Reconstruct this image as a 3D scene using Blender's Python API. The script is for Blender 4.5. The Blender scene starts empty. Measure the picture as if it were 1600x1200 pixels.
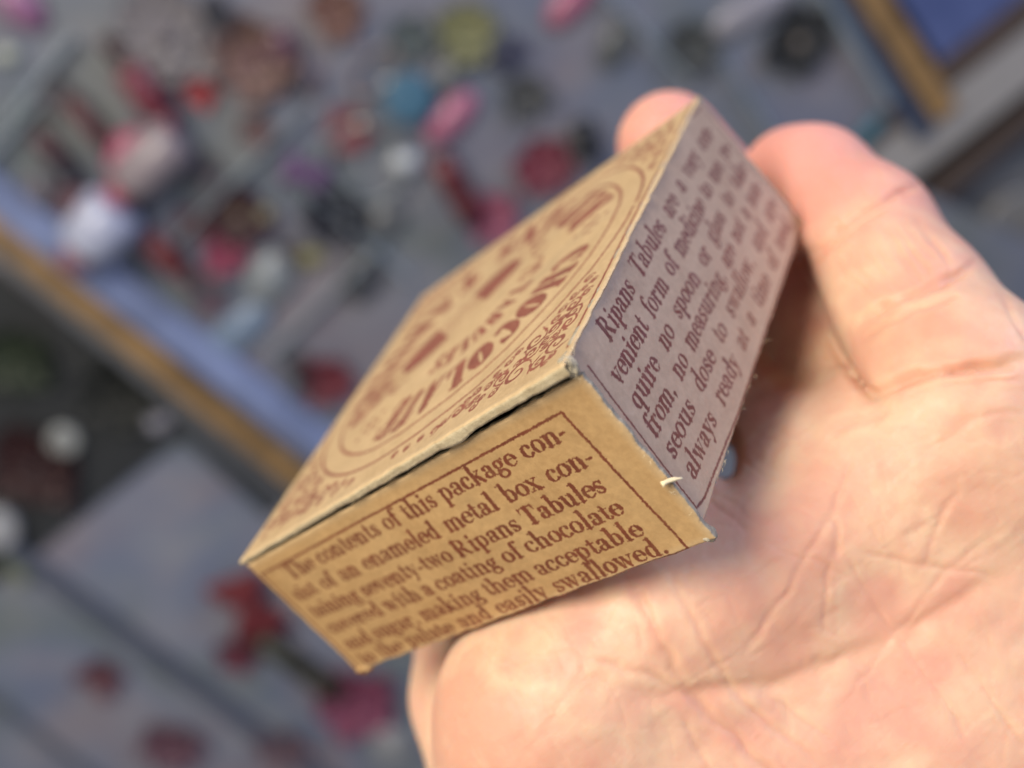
import bpy, math, random
import numpy as np
import openvdb

# ------------------------------------------------------------------ camera, world, light, exposure
scene = bpy.context.scene
FPX = 1657.5                                   # focal length in pixels of a 1600 px wide picture
# view space: x right, y down, z forward, in millimetres; rows = world axes written in view space
Zw = np.array([.078, .416, -.905]); Zw /= np.linalg.norm(Zw)
Xw = np.array([.66, .66, .36]); Xw -= Xw.dot(Zw)*Zw; Xw /= np.linalg.norm(Xw)
Yw = np.cross(Zw, Xw)
M = np.stack([Xw, Yw, Zw])
CAM = np.array([0, 0, .80])
def W(P):                                      # view space (mm) -> world (m)
    return CAM + (np.asarray(P, float) @ M.T)*.001
def at(px, py, d):                             # point on the ray of a photo pixel at depth d
    return np.array([(px-800)/FPX*d, (py-600)/FPX*d, d])
def on(px, py, h=0.):                          # where that ray meets the plane z = h
    r = M @ np.array([(px-800)/FPX, (py-600)/FPX, 1.])
    return CAM + r*(h-CAM[2])/r[2]
from mathutils import Matrix, Vector
cd = bpy.data.cameras.new('camera'); cam = bpy.data.objects.new('camera', cd)
scene.collection.objects.link(cam); scene.camera = cam
mw = Matrix.Identity(4)
for j, c in enumerate((M @ np.array([1, 0, 0]), M @ np.array([0, -1, 0]), M @ np.array([0, 0, -1]))):
    for i in range(3): mw[i][j] = c[i]
for i in range(3): mw[i][3] = CAM[i]
cam.matrix_world = mw
cd.sensor_width = 36; cd.lens = 36*FPX/1600; cd.clip_start = .002; cd.clip_end = 100
cd.dof.use_dof = True; cd.dof.focus_distance = .080; cd.dof.aperture_fstop = cd.lens/2.55

world = bpy.data.worlds.new('World'); scene.world = world; world.use_nodes = True
bg = world.node_tree.nodes['Background']
bg.inputs[0].default_value = (.62, .74, 1, 1); bg.inputs[1].default_value = .19
def area(name, d, dist, size, power, col):     # a soft lamp in direction d (view space) from the box
    tgt = W([5, 0, 95]); p = W(np.array([5, 0, 95]) + np.array(d, float)/np.linalg.norm(d)*dist*1000)
    l = bpy.data.lights.new(name, 'AREA'); l.shape = 'DISK'; l.size = size; l.energy = power; l.color = col
    o = bpy.data.objects.new(name, l); scene.collection.objects.link(o)
    o.location = p; o.rotation_euler = Vector(tgt-p).to_track_quat('-Z', 'Y').to_euler()
area('warm_daylight', (-.62, -.34, -.70), 1.3, .8, 30, (1, .91, .77))
area('front_daylight', (-.45, .55, -.70), 1.4, .7, 4, (1, .92, .80))
area('blue_skylight', (.62, -.74, -.28), 1.2, .8, 12, (.58, .66, 1))
scene.view_settings.view_transform = 'Standard'; scene.view_settings.look = 'None'
scene.view_settings.gamma = 1; scene.view_settings.exposure = 0
try: scene.view_settings.use_curve_mapping = False
except Exception: pass
scene.render.engine = 'CYCLES'
scene.cycles.use_denoising = True
scene.cycles.max_bounces = 8

rng = np.random.default_rng(7); random.seed(7)
# ------------------------------------------------------------------ helpers
def noise2(x, y, seed=0):                      # smooth value noise, arrays
    xi = np.floor(x).astype(int); yi = np.floor(y).astype(int); fx = x-xi; fy = y-yi
    def h(a, b):
        n = (a*374761393 + b*668265263 + seed*982451653) & 0xffffffff
        n = ((n ^ (n >> 13))*1274126177) & 0xffffffff
        return ((n ^ (n >> 16)) & 0xffff)/65535.
    fx = fx*fx*(3-2*fx); fy = fy*fy*(3-2*fy)
    return (h(xi, yi)*(1-fx)+h(xi+1, yi)*fx)*(1-fy) + (h(xi, yi+1)*(1-fx)+h(xi+1, yi+1)*fx)*fy
def noise3(p, s, seed=0):
    return (noise2(p[..., 0]*s+p[..., 2]*s*.7, p[..., 1]*s-p[..., 2]*s*.5, seed)+noise2(p[..., 1]*s+p[..., 2]*s*.8+9, p[..., 0]*s*.6-p[..., 2]*s, seed+5))*.5

def tag(o, label=None, cat=None, group=None, kind=None):
    if label: o['label'] = label
    if cat: o['category'] = cat
    if group: o['group'] = group
    if kind: o['kind'] = kind
    return o
def empty(name, loc, label=None, cat=None, group=None):
    o = bpy.data.objects.new(name, None); scene.collection.objects.link(o); o.location = loc
    o.empty_display_size = .01
    return tag(o, label, cat, group)
def mesh_obj(name, verts, faces, mats, parent=None, smooth=True, fmat=None, attrs=None, quads=None):
    """verts in world metres; one mesh object with its origin at the parent's"""
    v = np.asarray(verts, float)
    org = np.array(parent.matrix_basis.translation) if parent and parent.type == 'EMPTY' else (np.array(parent['_o']) if parent else np.array([v[:, 0].mean(), v[:, 1].mean(), v[:, 2].min()]))
    me = bpy.data.meshes.new(name)
    vl = (v-org).astype(np.float32)
    if quads is not None:
        q = np.asarray(quads, np.int32); n = len(q); k = q.shape[1]
        me.vertices.add(len(vl)); me.vertices.foreach_set('co', vl.ravel())
        me.loops.add(n*k); me.loops.foreach_set('vertex_index', q.ravel())
        me.polygons.add(n); me.polygons.foreach_set('loop_start', np.arange(0, n*k, k, dtype=np.int32))
        me.update(calc_edges=True)
    else:
        me.from_pydata(vl.tolist(), [], [list(map(int, f)) for f in faces])
    me.polygons.foreach_set('use_smooth', np.full(len(me.polygons), smooth))
    if fmat is not None: me.polygons.foreach_set('material_index', np.asarray(fmat, np.int32))
    if attrs:
        for k, a in attrs.items():
            t = me.attributes.new(k, 'FLOAT', 'POINT'); t.data.foreach_set('value', np.asarray(a, np.float32))
    for m in (mats if isinstance(mats, (list, tuple)) else [mats]): me.materials.append(m)
    o = bpy.data.objects.new(name, me); scene.collection.objects.link(o)
    if parent: o.parent = parent
    else: o.location = org
    if parent and parent.type != 'EMPTY': pass
    ORG[o.name] = org
    return o
ORG = {}

class NT:
    def __init__(s, name):
        s.m = bpy.data.materials.new(name); s.m.use_nodes = True; s.t = s.m.node_tree
        s.b = s.t.nodes['Principled BSDF']; s.out = s.t.nodes['Material Output']
    def n(s, typ, **k):
        x = s.t.nodes.new(typ)
        for a, b in k.items():
            if a in ('inp',):
                for kk, vv in b.items(): x.inputs[kk].default_value = vv
            else: setattr(x, a, b)
        return x
    def l(s, a, b): s.t.links.new(a, b)
    def tex(s): return s.n('ShaderNodeTexCoord').outputs['Object']
    def noise(s, scale, detail=4, rough=.55, vec=None):
        x = s.n('ShaderNodeTexNoise', inp={'Scale': scale, 'Detail': detail, 'Roughness': rough})
        s.l(vec or s.tex(), x.inputs['Vector']); return x.outputs['Fac']
    def ramp(s, f, stops):
        r = s.n('ShaderNodeValToRGB'); e = r.color_ramp.elements
        while len(e) < len(stops): e.new(.5)
        for i, (p, c) in enumerate(stops): e[i].position = p; e[i].color = (*c, 1)
        s.l(f, r.inputs[0]); return r.outputs[0]
    def mix(s, f, a, b, mode='MIX'):
        x = s.n('ShaderNodeMix', data_type='RGBA', blend_type=mode)
        for i, v in ((0, f), (6, a), (7, b)):
            if isinstance(v, (int, float)): x.inputs[i].default_value = v
            elif isinstance(v, tuple): x.inputs[i].default_value = (*v, 1)
            else: s.l(v, x.inputs[i])
        return x.outputs[2]
    def math(s, op, a, b=0.):
        x = s.n('ShaderNodeMath', operation=op)
        for i, v in ((0, a), (1, b)):
            if isinstance(v, (int, float)): x.inputs[i].default_value = v
            else: s.l(v, x.inputs[i])
        return x.outputs[0]
    def attr(s, name): return s.n('ShaderNodeAttribute', attribute_name=name).outputs['Fac']
    def bump(s, h, strength=.3, dist=.0001, normal=None):
        x = s.n('ShaderNodeBump', inp={'Strength': strength, 'Distance': dist}); s.l(h, x.inputs['Height'])
        if normal: s.l(normal, x.inputs['Normal'])
        return x.outputs[0]
def simple(name, col, rough=.5, metal=0., var=.12, scale=60, trans=0., coat=0.):
    m = NT(name)
    c = m.ramp(m.noise(scale, 5), [(.3, tuple(x*(1-var) for x in col)), (.7, tuple(min(1, x*(1+var)) for x in col))])
    m.l(c, m.b.inputs['Base Color']); m.b.inputs['Roughness'].default_value = rough
    m.b.inputs['Metallic'].default_value = metal
    if trans: m.b.inputs['Transmission Weight'].default_value = trans; m.b.inputs['IOR'].default_value = 1.45
    if coat: m.b.inputs['Coat Weight'].default_value = coat; m.b.inputs['Coat Roughness'].default_value = .15
    m.l(m.bump(m.noise(scale*4, 3), .15, .0004), m.b.inputs['Normal'])
    return m.m

# ------------------------------------------------------------------ setting
def poly_slab(name, pts, z0, z1, mat, parent=None):
    """extruded polygon, pts = world xy"""
    n = len(pts); v = [(p[0], p[1], z0) for p in pts]+[(p[0], p[1], z1) for p in pts]
    a = sum(pts[i][0]*pts[(i+1) % n][1]-pts[(i+1) % n][0]*pts[i][1] for i in range(n))
    f = [list(range(n, 2*n)), list(range(n-1, -1, -1))]+[[i, (i+1) % n, n+(i+1) % n, n+i] for i in range(n)]
    if a < 0: f = [q[::-1] for q in f]
    return mesh_obj(name, v, f, mat, parent, smooth=False)
def bar(name, p0, p1, w, z0, z1, mat, parent=None, off=0.):
    """straight rail between two world points, w wide"""
    w *= 1.6
    a = np.array(p0[:2], float); b = np.array(p1[:2], float); d = (b-a)/np.linalg.norm(b-a); s = np.array([-d[1], d[0]])
    a = a+s*off; b = b+s*off; h = w/2; e = min(.0012, w*.2)
    pr = [(-h, z0), (h, z0), (h, z1-e), (h-e, z1), (-h+e, z1), (-h, z1-e)]
    v = []; f = []
    for c in (a, b):
        for (t, z) in pr: v.append((*(c+s*t), z))
    n = len(pr)
    for i in range(n): f.append([i, i+n, (i+1) % n+n, (i+1) % n])
    f.append(list(range(n))); f.append(list(range(2*n-1, n-1, -1)))
    return mesh_obj(name, v, f, mat, parent, smooth=False)

m = NT('floor_concrete'); m.l(m.ramp(m.noise(6, 6), [(.3, (.07, .07, .075)), (.7, (.13, .13, .13))]), m.b.inputs['Base Color']); m.b.inputs['Roughness'].default_value = .8
floor = tag(poly_slab('floor', [(-12, -12), (12, -12), (12, 12), (-12, 12)], -.86, -.85, m.m), kind='structure')
m = NT('table_cloth_grey')
c = m.ramp(m.noise(14, 6), [(.3, (.085, .09, .098)), (.7, (.15, .152, .16))]); m.l(c, m.b.inputs['Base Color']); m.b.inputs['Roughness'].default_value = .6
m.l(m.bump(m.noise(300, 3), .2, .0005), m.b.inputs['Normal'])
table = poly_slab('table', [(-.9, -.75), (.95, -.75), (.95, .75), (-.9, .75)], -.075, -.045, m.m)
tag(table, 'grey topped trading table that carries the display cases', 'table')

def lining_mat(name, k):
    m = NT(name)
    c = m.ramp(m.noise(7, 3), [(.35, (.085*k, .10*k, .098*k)), (.5, (.09*k, .106*k, .15*k)), (.66, (.135*k, .115*k, .132*k))])  # bluish mottle puts the glass haze into the lining colour
    c = m.mix(m.math('MULTIPLY', m.ramp(m.noise(22, 4), [(.4, (0,)*3), (.7, (1,)*3)]), .6), c, (.17*k, .165*k, .175*k))
    m.l(c, m.b.inputs['Base Color']); m.b.inputs['Roughness'].default_value = .5; m.l(m.bump(m.noise(260, 3), .2, .0006), m.b.inputs['Normal'])
    return m.m
GREY = lining_mat('case_lining', 1.28)
GREY2 = lining_mat('case_lining_lower', 1.75)
GOLD = simple('gold_wood', (.24, .142, .055), .5, var=.4, scale=45)
BLUE = simple('sky_tinted_metal', (.18, .225, .39), .45, metal=.1, var=.3, scale=22)  # sky reflection painted into the rail's blue
PALE = simple('pale_board', (.27, .255, .24), .6, var=.08, scale=40)
BROWN = simple('brown_edge', (.06, .04, .03), .6)
DARK = simple('dark_lining', (.022, .024, .026), .7, var=.3)
GLASS = simple('glass_green', (.34, .41, .45), .3, trans=.5, var=.05)
STEEL = simple('dull_rail', (.16, .165, .18), .45, metal=.3)

case = empty('display_case', on(560, 330, -.02), 'grey lined display case with gold and blue edge rails, filled with pink and red trinkets', 'display case')
A = lambda px, py, h=0.: on(px, py, h)[:2]
lining = poly_slab('lining', [A(-700, -300), A(60, 375), A(440, 695), A(1000, 1140), A(1700, 420), A(1330, 250), A(1395, 165), A(1150, -260), A(900, -700), A(-300, -700)], -.030, -.002, GREY, case)
def rail(name, p, q, w, z0, z1, mat, par, ext=.25):
    a = on(*p, z1); b = on(*q, z1); d = (b-a)/np.linalg.norm(b-a)
    return bar(name, a-d*ext, b+d*ext, w, z0, z1, mat, par)
rail('blue_rail', (0, 318), (470, 672), .0185, -.04, .006, BLUE, case)
rail('gold_rail', (0, 372), (450, 738), .0125, -.04, .0085, GOLD, case)
rail('outer_rail', (0, 403), (425, 757), .0060, -.04, .003, STEEL, case)
rail('gold_rail', (1365, 0), (1450, 130), .0125, -.04, .0085, GOLD, case, .03)
rail('blue_rail', (1330, 20), (1420, 165), .010, -.04, .004, simple('navy_metal', (.035, .05, .09), .4), case, .03)
rail('end_rail', (1600, 28), (1340, 232), .011, -.04, .002, BROWN, case, .12)
for p, q, w, g in (((1290, -10), (1395, 165), .006, .07), ((940, -20), (1080, 130), .0035, .08), ((640, 440), (470, 290), .003, .05), ((60, 160), (-30, 260), .004, .09),
                   ((250, 400), (480, 170), .003, .12), ((110, 60), (10, 190), .005, .10), ((1130, 90), (1240, 260), .003, .06), ((420, 560), (600, 380), .003, .05)):
    a = on(*p, .010); b = on(*q, .010)
    bar('glass_divider', a, b, w*.6, -.0025, .008, GLASS, case)

plank = tag(rail('pale_board', (1600, 92), (1385, 262), .0285, -.045, .000, PALE, None, .20), 'pale grey board running beside the end rail of the display case', 'board')
ledge = tag(rail('dark_ledge', (1600, 190), (1470, 300), .012, -.045, -.012, BROWN, None, .2), 'dark brown strip along the lower side of the pale board', 'strip')
m = NT('blue_cloth'); m.l(m.ramp(m.noise(20), [(.3, (.045, .065, .17)), (.7, (.085, .115, .26))]), m.b.inputs['Base Color']); m.b.inputs['Roughness'].default_value = .5
blue = tag(poly_slab('blue_panel', [A(1385, -40, -.01), A(1478, 108, -.01), A(1620, -10, -.01), A(1560, -120, -.01)], -.043, -.012, m.m), 'blue panel in the corner between the gold rail and the pale board', 'panel')

low = empty('lower_case', on(200, 1000, -.045), 'grey lower case at the corner below the gold rail holding red and magenta flowers', 'display case')
poly_slab('lining', [A(-900, 60), A(-30, 420), A(415, 790), A(1000, 1250), A(900, 1700), A(-200, 2100), A(-900, 1500)], -.044, -.022, GREY2, low)
poly_slab('dark_tray', [A(-500, 200), A(-10, 440), A(120, 545), A(290, 690), A(150, 800), A(20, 905), A(-300, 1100), A(-500, 900)], -.022, -.019, DARK, low)
rail('shadow_channel', (150, 545), (430, 800), .012, -.0216, -.0195, simple('shadow_paint', (.035, .04, .05), .6), low, .0)  # dark strip painted for the shade below the gold rail
rail('divider_rail', (60, 895), (420, 1160), .011, -.0216, -.014, simple('slate_rail', (.085, .095, .13), .45, var=.15), low, .2)
rail('divider_rail', (-60, 1060), (200, 1260), .006, -.0216, -.017, simple('slate_rail_thin', (.1, .11, .14), .45), low, .2)

# ------------------------------------------------------------------ trinkets on the cases
def frame_at(px, py, h, ang):                  # origin on plane, local x axis along screen angle ang (deg, y down)
    o = on(px, py, h); q = on(px+60*math.cos(math.radians(ang)), py+60*math.sin(math.radians(ang)), h)
    x = (q-o); x[2] = 0; mm = np.linalg.norm(x); x /= mm; y = np.array([-x[1], x[0], 0.])
    return o, x, y, mm/60                      # metres per pixel there
def place(loc, o, x, y): 
    loc = np.asarray(loc, float); return o + loc[:, :1]*x + loc[:, 1:2]*y + loc[:, 2:3]*np.array([0, 0, 1.])
def lathe(prof, n=28, axis='x'):
    v = []; f = []
    for (t, r) in prof:
        for k in range(n):
            a = 2*math.pi*k/n; v.append((t, r*math.cos(a), r*math.sin(a)) if axis == 'x' else (r*math.cos(a), r*math.sin(a), t))
    for i in range(len(prof)-1):
        for k in range(n): f.append([i*n+k, i*n+(k+1) % n, (i+1)*n+(k+1) % n, (i+1)*n+k])
    f.append(list(range(n))[::-1]); f.append([(len(prof)-1)*n+k for k in range(n)])
    return np.array(v), f
MC = {}
def pm(col, rough=.35, trans=0., metal=0.):
    g = sum(col)/3; col = tuple(.62*(.82*c+.18*g) for c in col)  # colours greyed and dimmed, haze mixed into them
    k = (tuple(col), rough, trans, metal)
    if k not in MC: MC[k] = simple('trinket_%s' % ('glass' if trans else 'finish'), col, rough, metal=metal, var=.18, scale=180, trans=trans)
    return MC[k]
def bottle(px, py, ang, L, r, body, cap, label, h=0., group='small bottles lying in the display case', bt=0.):
    """lying bottle, L and r in photo pixels"""
    o, x, y, s = frame_at(px, py, h, ang); L *= s; r *= s
    e = empty('bottle', o, label, 'bottle', group)
    pr = [(-L*.5, r*.5), (-L*.49, r*.85), (-L*.44, r), (L*.12, r), (L*.2, r*.85), (L*.25, r*.42), (L*.3, r*.4)]
    v, f = lathe(pr); v[:, 2] += r; mesh_obj('glass_body', place(v, o, x, y), f, pm(body, .25, bt), e)
    v, f = lathe([(L*.27, r*.5), (L*.28, r*.58), (L*.48, r*.55), (L*.5, r*.45)]); v[:, 2] += r
    mesh_obj('cap', place(v, o, x, y), f, pm(cap, .35), e)
def tube(px, py, ang, L, r, col, cap, label, h=0.):
    o, x, y, s = frame_at(px, py, h, ang); L *= s; r *= s
    e = empty('lipstick_tube', o, label, 'tube', 'dark slender tubes in the display case')
    v, f = lathe([(-L*.5, r*.8), (-L*.49, r), (L*.1, r), (L*.11, r*.9)]); v[:, 2] += r; mesh_obj('barrel', place(v, o, x, y), f, pm(col, .4), e)
    v, f = lathe([(L*.1, r*.93), (L*.12, r*1.05), (L*.48, r*1.05), (L*.5, r*.8)]); v[:, 2] += r; mesh_obj('cap', place(v, o, x, y), f, pm(cap, .4), e)
def flower(px, py, R, col, cen, label, n=6, h=0., ang=0, lift=.55, sq=1., group='cloth flowers in the cases'):
    o, x, y, s = frame_at(px, py, h, ang); R *= s
    e = empty('cloth_flower', o, label, 'flower', group)
    V = []; F = []
    for ring, (k0, sc, up) in enumerate(((n, 1., .25), (max(3, n-1), .68, .55))):
        for k in range(k0):
            a = 2*math.pi*(k+.5*ring)/k0+random.uniform(-.15, .15); rr = R*sc*random.uniform(.85, 1.1); nu, nv = 9, 7; base = len(V)
            for i in range(nu+1):
                t = i/nu; wv = math.sin(math.pi*min(1, t*.93+.04))**.7*rr*.42
                for j in range(nv+1):
                    q = j/nv*2-1; cup = lift*rr*(.35*t*t+.25*q*q*t)+ring*R*.1
                    X = t*rr; Y = q*wv
                    V.append((X*math.cos(a)-Y*math.sin(a), (X*math.sin(a)+Y*math.cos(a))*sq, cup+R*.06+.0008*math.sin(9*t+5*q+k)))
            for i in range(nu):
                for j in range(nv):
                    b = base+i*(nv+1)+j; F.append([b, b+nv+1, b+nv+2, b+1])
    ob = mesh_obj('petals', place(V, o, x, y), F, pm(col, .6), e)
    md = ob.modifiers.new('thick', 'SOLIDIFY'); md.thickness = .0006
    v, f = lathe([(0, R*.12), (R*.12, R*.17), (R*.24, R*.15), (R*.32, R*.06)], 14, 'z'); v[:, 2] += R*.12; mesh_obj('flower_centre', place(v, o, x, y), f, pm(cen, .5), e)
def pebble(name, px, py, ang, a, b, c, col, label, cat, h=0., rough=.25, trans=0., group=None, rim=None, metal=0.):
    """oval brooch or cabochon with a rim"""
    o, x, y, s = frame_at(px, py, h, ang); a *= s; b *= s; c *= s
    e = empty(name, o, label, cat, group)
    n = 32; V = []; F = []; K = 9
    for i in range(K):
        t = i/(K-1)*math.pi/2
        for k in range(n):
            th = 2*math.pi*k/n; V.append((a*math.cos(t)*math.cos(th)+1e-5, b*math.cos(t)*math.sin(th), c*math.sin(t)+.0015))
    for i in range(K-1):
        for k in range(n): F.append([i*n+k, i*n+(k+1) % n, (i+1)*n+(k+1) % n, (i+1)*n+k])
    mesh_obj('stone', place(V, o, x, y), F, pm(col, rough, trans, metal), e)
    V = []; F = []; mseg = 8; rr = min(a, b)*.10+.0006
    for k in range(n):
        th = 2*math.pi*k/n
        for j in range(mseg):
            p = 2*math.pi*j/mseg; V.append(((a+rr*math.cos(p))*math.cos(th), (b+rr*math.cos(p))*math.sin(th), rr+rr*math.sin(p)))
    for k in range(n):
        for j in range(mseg): F.append([k*mseg+j, ((k+1) % n)*mseg+j, ((k+1) % n)*mseg+(j+1) % mseg, k*mseg+(j+1) % mseg])
    mesh_obj('rim', place(V, o, x, y), F, pm(rim or tuple(q*.7+.03 for q in col), .4), e)
def bow(px, py, ang, R, col, label, h=0., knot=None):
    o, x, y, s = frame_at(px, py, h, ang); R *= s
    e = empty('ribbon_bow', o, label, 'bow', 'ribbon bows in the cases')
    for sg in (-1, 1):
        V = []; F = []; nu, nv = 12, 8
        for i in range(nu+1):
            t = i/nu; a = math.pi*t
            for j in range(nv+1):
                q = j/nv*2-1; wd = R*(.22+.38*math.sin(a)**.8)
                V.append((sg*R*1.02*math.sin(a*.5)**.9*(1 if t < 1 else 1)*(1-.0*t) if t < .5 else sg*R*1.02*math.sin(math.pi*.25+(t-.5)*0)*(1-(t-.5)*1.8)*1.414*.74+sg*R*.03, q*wd, R*.06+R*.33*t+R*.1*math.sin(a)))
        for i in range(nu):
            for j in range(nv): b = i*(nv+1)+j; F.append([b, b+nv+1, b+nv+2, b+1])
        ob = mesh_obj('loop', place(V, o, x, y), F, pm(col, .55), e); md = ob.modifiers.new('thick', 'SOLIDIFY'); md.thickness = .0008
    v, f = lathe([(-R*.2, R*.12), (-R*.15, R*.2), (R*.15, R*.2), (R*.2, R*.12)], 16); v[:, 2] += R*.25
    mesh_obj('knot', place(v, o, x, y), f, pm(knot or col, .5), e)
def bangle(px, py, R, r, col, label, h=0., trans=0., ang=0, sq=1., beads=0):
    o, x, y, s = frame_at(px, py, h, ang); R *= s; r *= s; V = []; F = []; n = 40; mseg = 10
    e = empty('bangle', o, label, 'bangle', 'bangles in the display case')
    for k in range(n):
        th = 2*math.pi*k/n
        for j in range(mseg):
            p = 2*math.pi*j/mseg; V.append(((R+r*math.cos(p))*math.cos(th), (R+r*math.cos(p))*math.sin(th)*sq, r+r*math.sin(p)))
    for k in range(n):
        for j in range(mseg): F.append([k*mseg+j, ((k+1) % n)*mseg+j, ((k+1) % n)*mseg+(j+1) % mseg, k*mseg+(j+1) % mseg])
    mesh_obj('hoop', place(V, o, x, y), F, pm(col, .2, trans), e)
    v, f = lathe([(-r*2.2, r*.9), (-r*1.8, r*1.35), (r*1.8, r*1.35), (r*2.2, r*.9)], 14); v[:, 2] += r; v[:, 1] += R*sq
    mesh_obj('clasp', place(v, o, x, y), f, pm((.5, .48, .42), .25, 0, .8), e)
def jar(px, py, R, H, body, lid, label, h=0., rough=.3):
    o, x, y, s = frame_at(px, py, h, 0); R *= s; H *= s
    e = empty('cream_jar', o, label, 'jar', 'round jars in the cases')
    v, f = lathe([(0, R*.75), (H*.08, R*.95), (H*.5, R), (H*.62, R*.92)], 30, 'z'); mesh_obj('pot', place(v, o, x, y), f, pm(body, rough), e)
    v, f = lathe([(H*.6, R*1.0), (H*.64, R*1.04), (H*.94, R*1.03), (H, R*.9), (H*.985, R*.4)], 30, 'z'); mesh_obj('lid', place(v, o, x, y), f, pm(lid, rough), e)

RED, ROSE, PINK, MAR = (.36, .02, .03), (.42, .06, .12), (.62, .16, .26), (.07, .012, .018)
# upper case
pebble('brooch', 32, 8, 40, 46, 30, 20, (.45, .16, .36), 'pinkish purple oval brooch in the top left corner', 'brooch', group='oval brooches in the display case')
pebble('bead', 12, 86, 0, 16, 12, 14, (.75, .8, .62), 'small bright glassy bead under the pinkish purple brooch', 'bead', group='loose bright beads', rough=.1)  # bright glint painted as a small pale stone
flower(262, 52, 84, (.30, .27, .29), (.26, .22, .24), 'large pale beige grey cloth flower behind the dark navy bow', 9, lift=.4)
bow(345, 18, 42, 40, (.015, .018, .04), 'dark navy ribbon bow near the top edge, lying before the pale beige flower')
tube(184, 82, 52, 60, 13, MAR, MAR, 'short maroon tube pointing at the rose red bottle')
bottle(240, 152, 55, 120, 27, (.36, .05, .08), (.45, .05, .07), 'rose red bottle lying below the short maroon tube', bt=.2)
flower(312, 142, 30, (.55, .03, .05), (.6, .1, .08), 'bright red cloth flower right of the rose red bottle', 5)
flower(398, 92, 68, (.30, .16, .13), (.22, .08, .12), 'large dusty brown cloth flower near the top of the case', 7, lift=.8)
pebble('brooch', 440, 70, 80, 30, 22, 14, (.22, .09, .14), 'plum coloured brooch on the edge of the dusty brown flower', 'brooch', h=.006, group='oval brooches in the display case')
tube(160, 212, 52, 150, 15, (.16, .03, .035), (.02, .008, .012), 'long dark maroon tube with black cap beside the pink bottle')
tube(92, 240, 50, 90, 17, (.12, .03, .04), (.025, .01, .025), 'shorter dark tube left of the long maroon one')
bottle(232, 258, 135, 150, 36, (.50, .40, .42), (.62, .07, .16), 'pink capped pale bottle lying across the case', bt=.1)
pebble('brooch', 205, 240, 135, 40, 30, 30, (.66, .12, .24), 'hot pink oval brooch on the left of the pale bottle', 'brooch', h=.004, group='oval brooches in the display case')
bottle(160, 356, 128, 118, 42, (.66, .70, .92), (.40, .12, .18), 'plump white and pale blue bottle with a rose cap next to the blue rail')
flower(120, 315, 34, (.28, .12, .16), (.2, .1, .1), 'muted pink cloth flower left of the plump white bottle', 5)
bottle(268, 400, 48, 100, 20, (.25, .03, .025), (.2, .03, .03), 'dark red bottle lying right of the plump white bottle')
flower(375, 335, 54, (.075, .02, .025), (.3, .25, .12), 'dark brown red cloth flower with a yellowish centre', 7)
pebble('bead', 416, 332, 0, 15, 14, 12, (.5, .46, .25), 'yellowish bead beside the dark brown red flower', 'bead', group='loose bright beads')  # yellowish glint put into a stone's colour
bow(478, 268, 20, 44, (.20, .08, .26), 'purple ribbon bow in the middle of the case')
flower(520, 332, 56, (.012, .015, .035), (.03, .03, .05), 'almost black navy cloth flower below the purple bow', 6, lift=.7)
pebble('bead', 487, 402, 0, 17, 14, 12, (.42, .38, .12), 'olive yellow bead below the navy flower', 'bead', group='loose bright beads')  # stands in for a yellow glint, painted olive
flower(352, 395, 40, (.42, .03, .12), (.5, .1, .15), 'magenta cloth flower left of the grey oval brooch', 6)
pebble('brooch', 422, 432, 120, 42, 30, 16, (.36, .40, .42), 'pale grey oval brooch right of the magenta flower', 'brooch', group='oval brooches in the display case')
pebble('brooch', 372, 515, 140, 58, 26, 10, (.25, .36, .52), 'light blue oval brooch near the blue rail', 'brooch', group='oval brooches in the display case')
flower(546, 200, 38, (.38, .07, .09), (.4, .2, .2), 'rosy cloth flower inside the glass bangle', 6)
bangle(572, 255, 62, 7, (.55, .62, .66), 'clear glass bangle around the rosy flower', trans=.6)
pebble('bead', 632, 252, 0, 20, 17, 18, (.85, .9, .92), 'shiny white bead on the right of the glass bangle', 'bead', rough=.08, group='loose bright beads')  # white glint painted as a near-white stone
jar(638, 150, 38, 26, (.05, .20, .34), (.06, .22, .36), 'teal blue round jar beside the pink barrette', rough=.35)
bangle(585, 112, 46, 5, (.45, .30, .24), 'beige bangle behind the teal jar', sq=.5, ang=130)
pebble('barrette', 704, 184, 134, 50, 22, 16, (.66, .17, .32), 'rose pink oval barrette beside the teal jar', 'barrette', group='oval barrettes in the display case')
flower(730, 48, 50, (.30, .30, .12), (.4, .38, .12), 'olive yellow cloth flower near the top edge', 7)
bow(795, 84, 130, 36, (.04, .04, .10), 'dark blue ribbon bow below the olive flower')
flower(528, 18, 46, (.28, .12, .085), (.2, .1, .1), 'rust brown cloth flower at the top edge left of the olive one', 6)
pebble('barrette', 890, 4, 135, 46, 22, 14, (.62, .15, .28), 'pink barrette cut by the top edge of the picture', 'barrette', group='oval barrettes in the display case')
tube(712, 290, 60, 110, 20, (.20, .015, .02), (.16, .01, .015), 'dark red thick tube lying above the lid of the box')
flower(768, 338, 46, (.50, .10, .20), (.4, .05, .1), 'rose pink cloth flower at the end of the dark red tube', 6)
flower(850, 258, 50, (.30, .03, .07), (.4, .1, .12), 'wine red cloth flower above the far edge of the box', 6)
tube(912, 215, 75, 60, 18, (.02, .022, .024), (.02, .022, .024), 'short black tube right of the wine red flower')
pebble('barrette', 1172, 15, 150, 70, 24, 12, (.42, .40, .46), 'long pale lilac barrette at the top edge', 'barrette', group='oval barrettes in the display case')
flower(1245, 65, 56, (.022, .024, .026), (.28, .22, .16), 'black cloth flower with a beige centre at the upper right', 7, lift=.4)
tube(1345, 212, 130, 80, 12, (.03, .20, .28), (.03, .18, .26), 'turquoise tube behind the outermost finger')
flower(508, 592, 46, (.28, .02, .045), (.1, .02, .03), 'deep red cloth flower beside the corner of the box lid', 6)
bow(470, 578, 60, 34, (.02, .025, .03), 'black ribbon bow left of the deep red flower')
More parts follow.
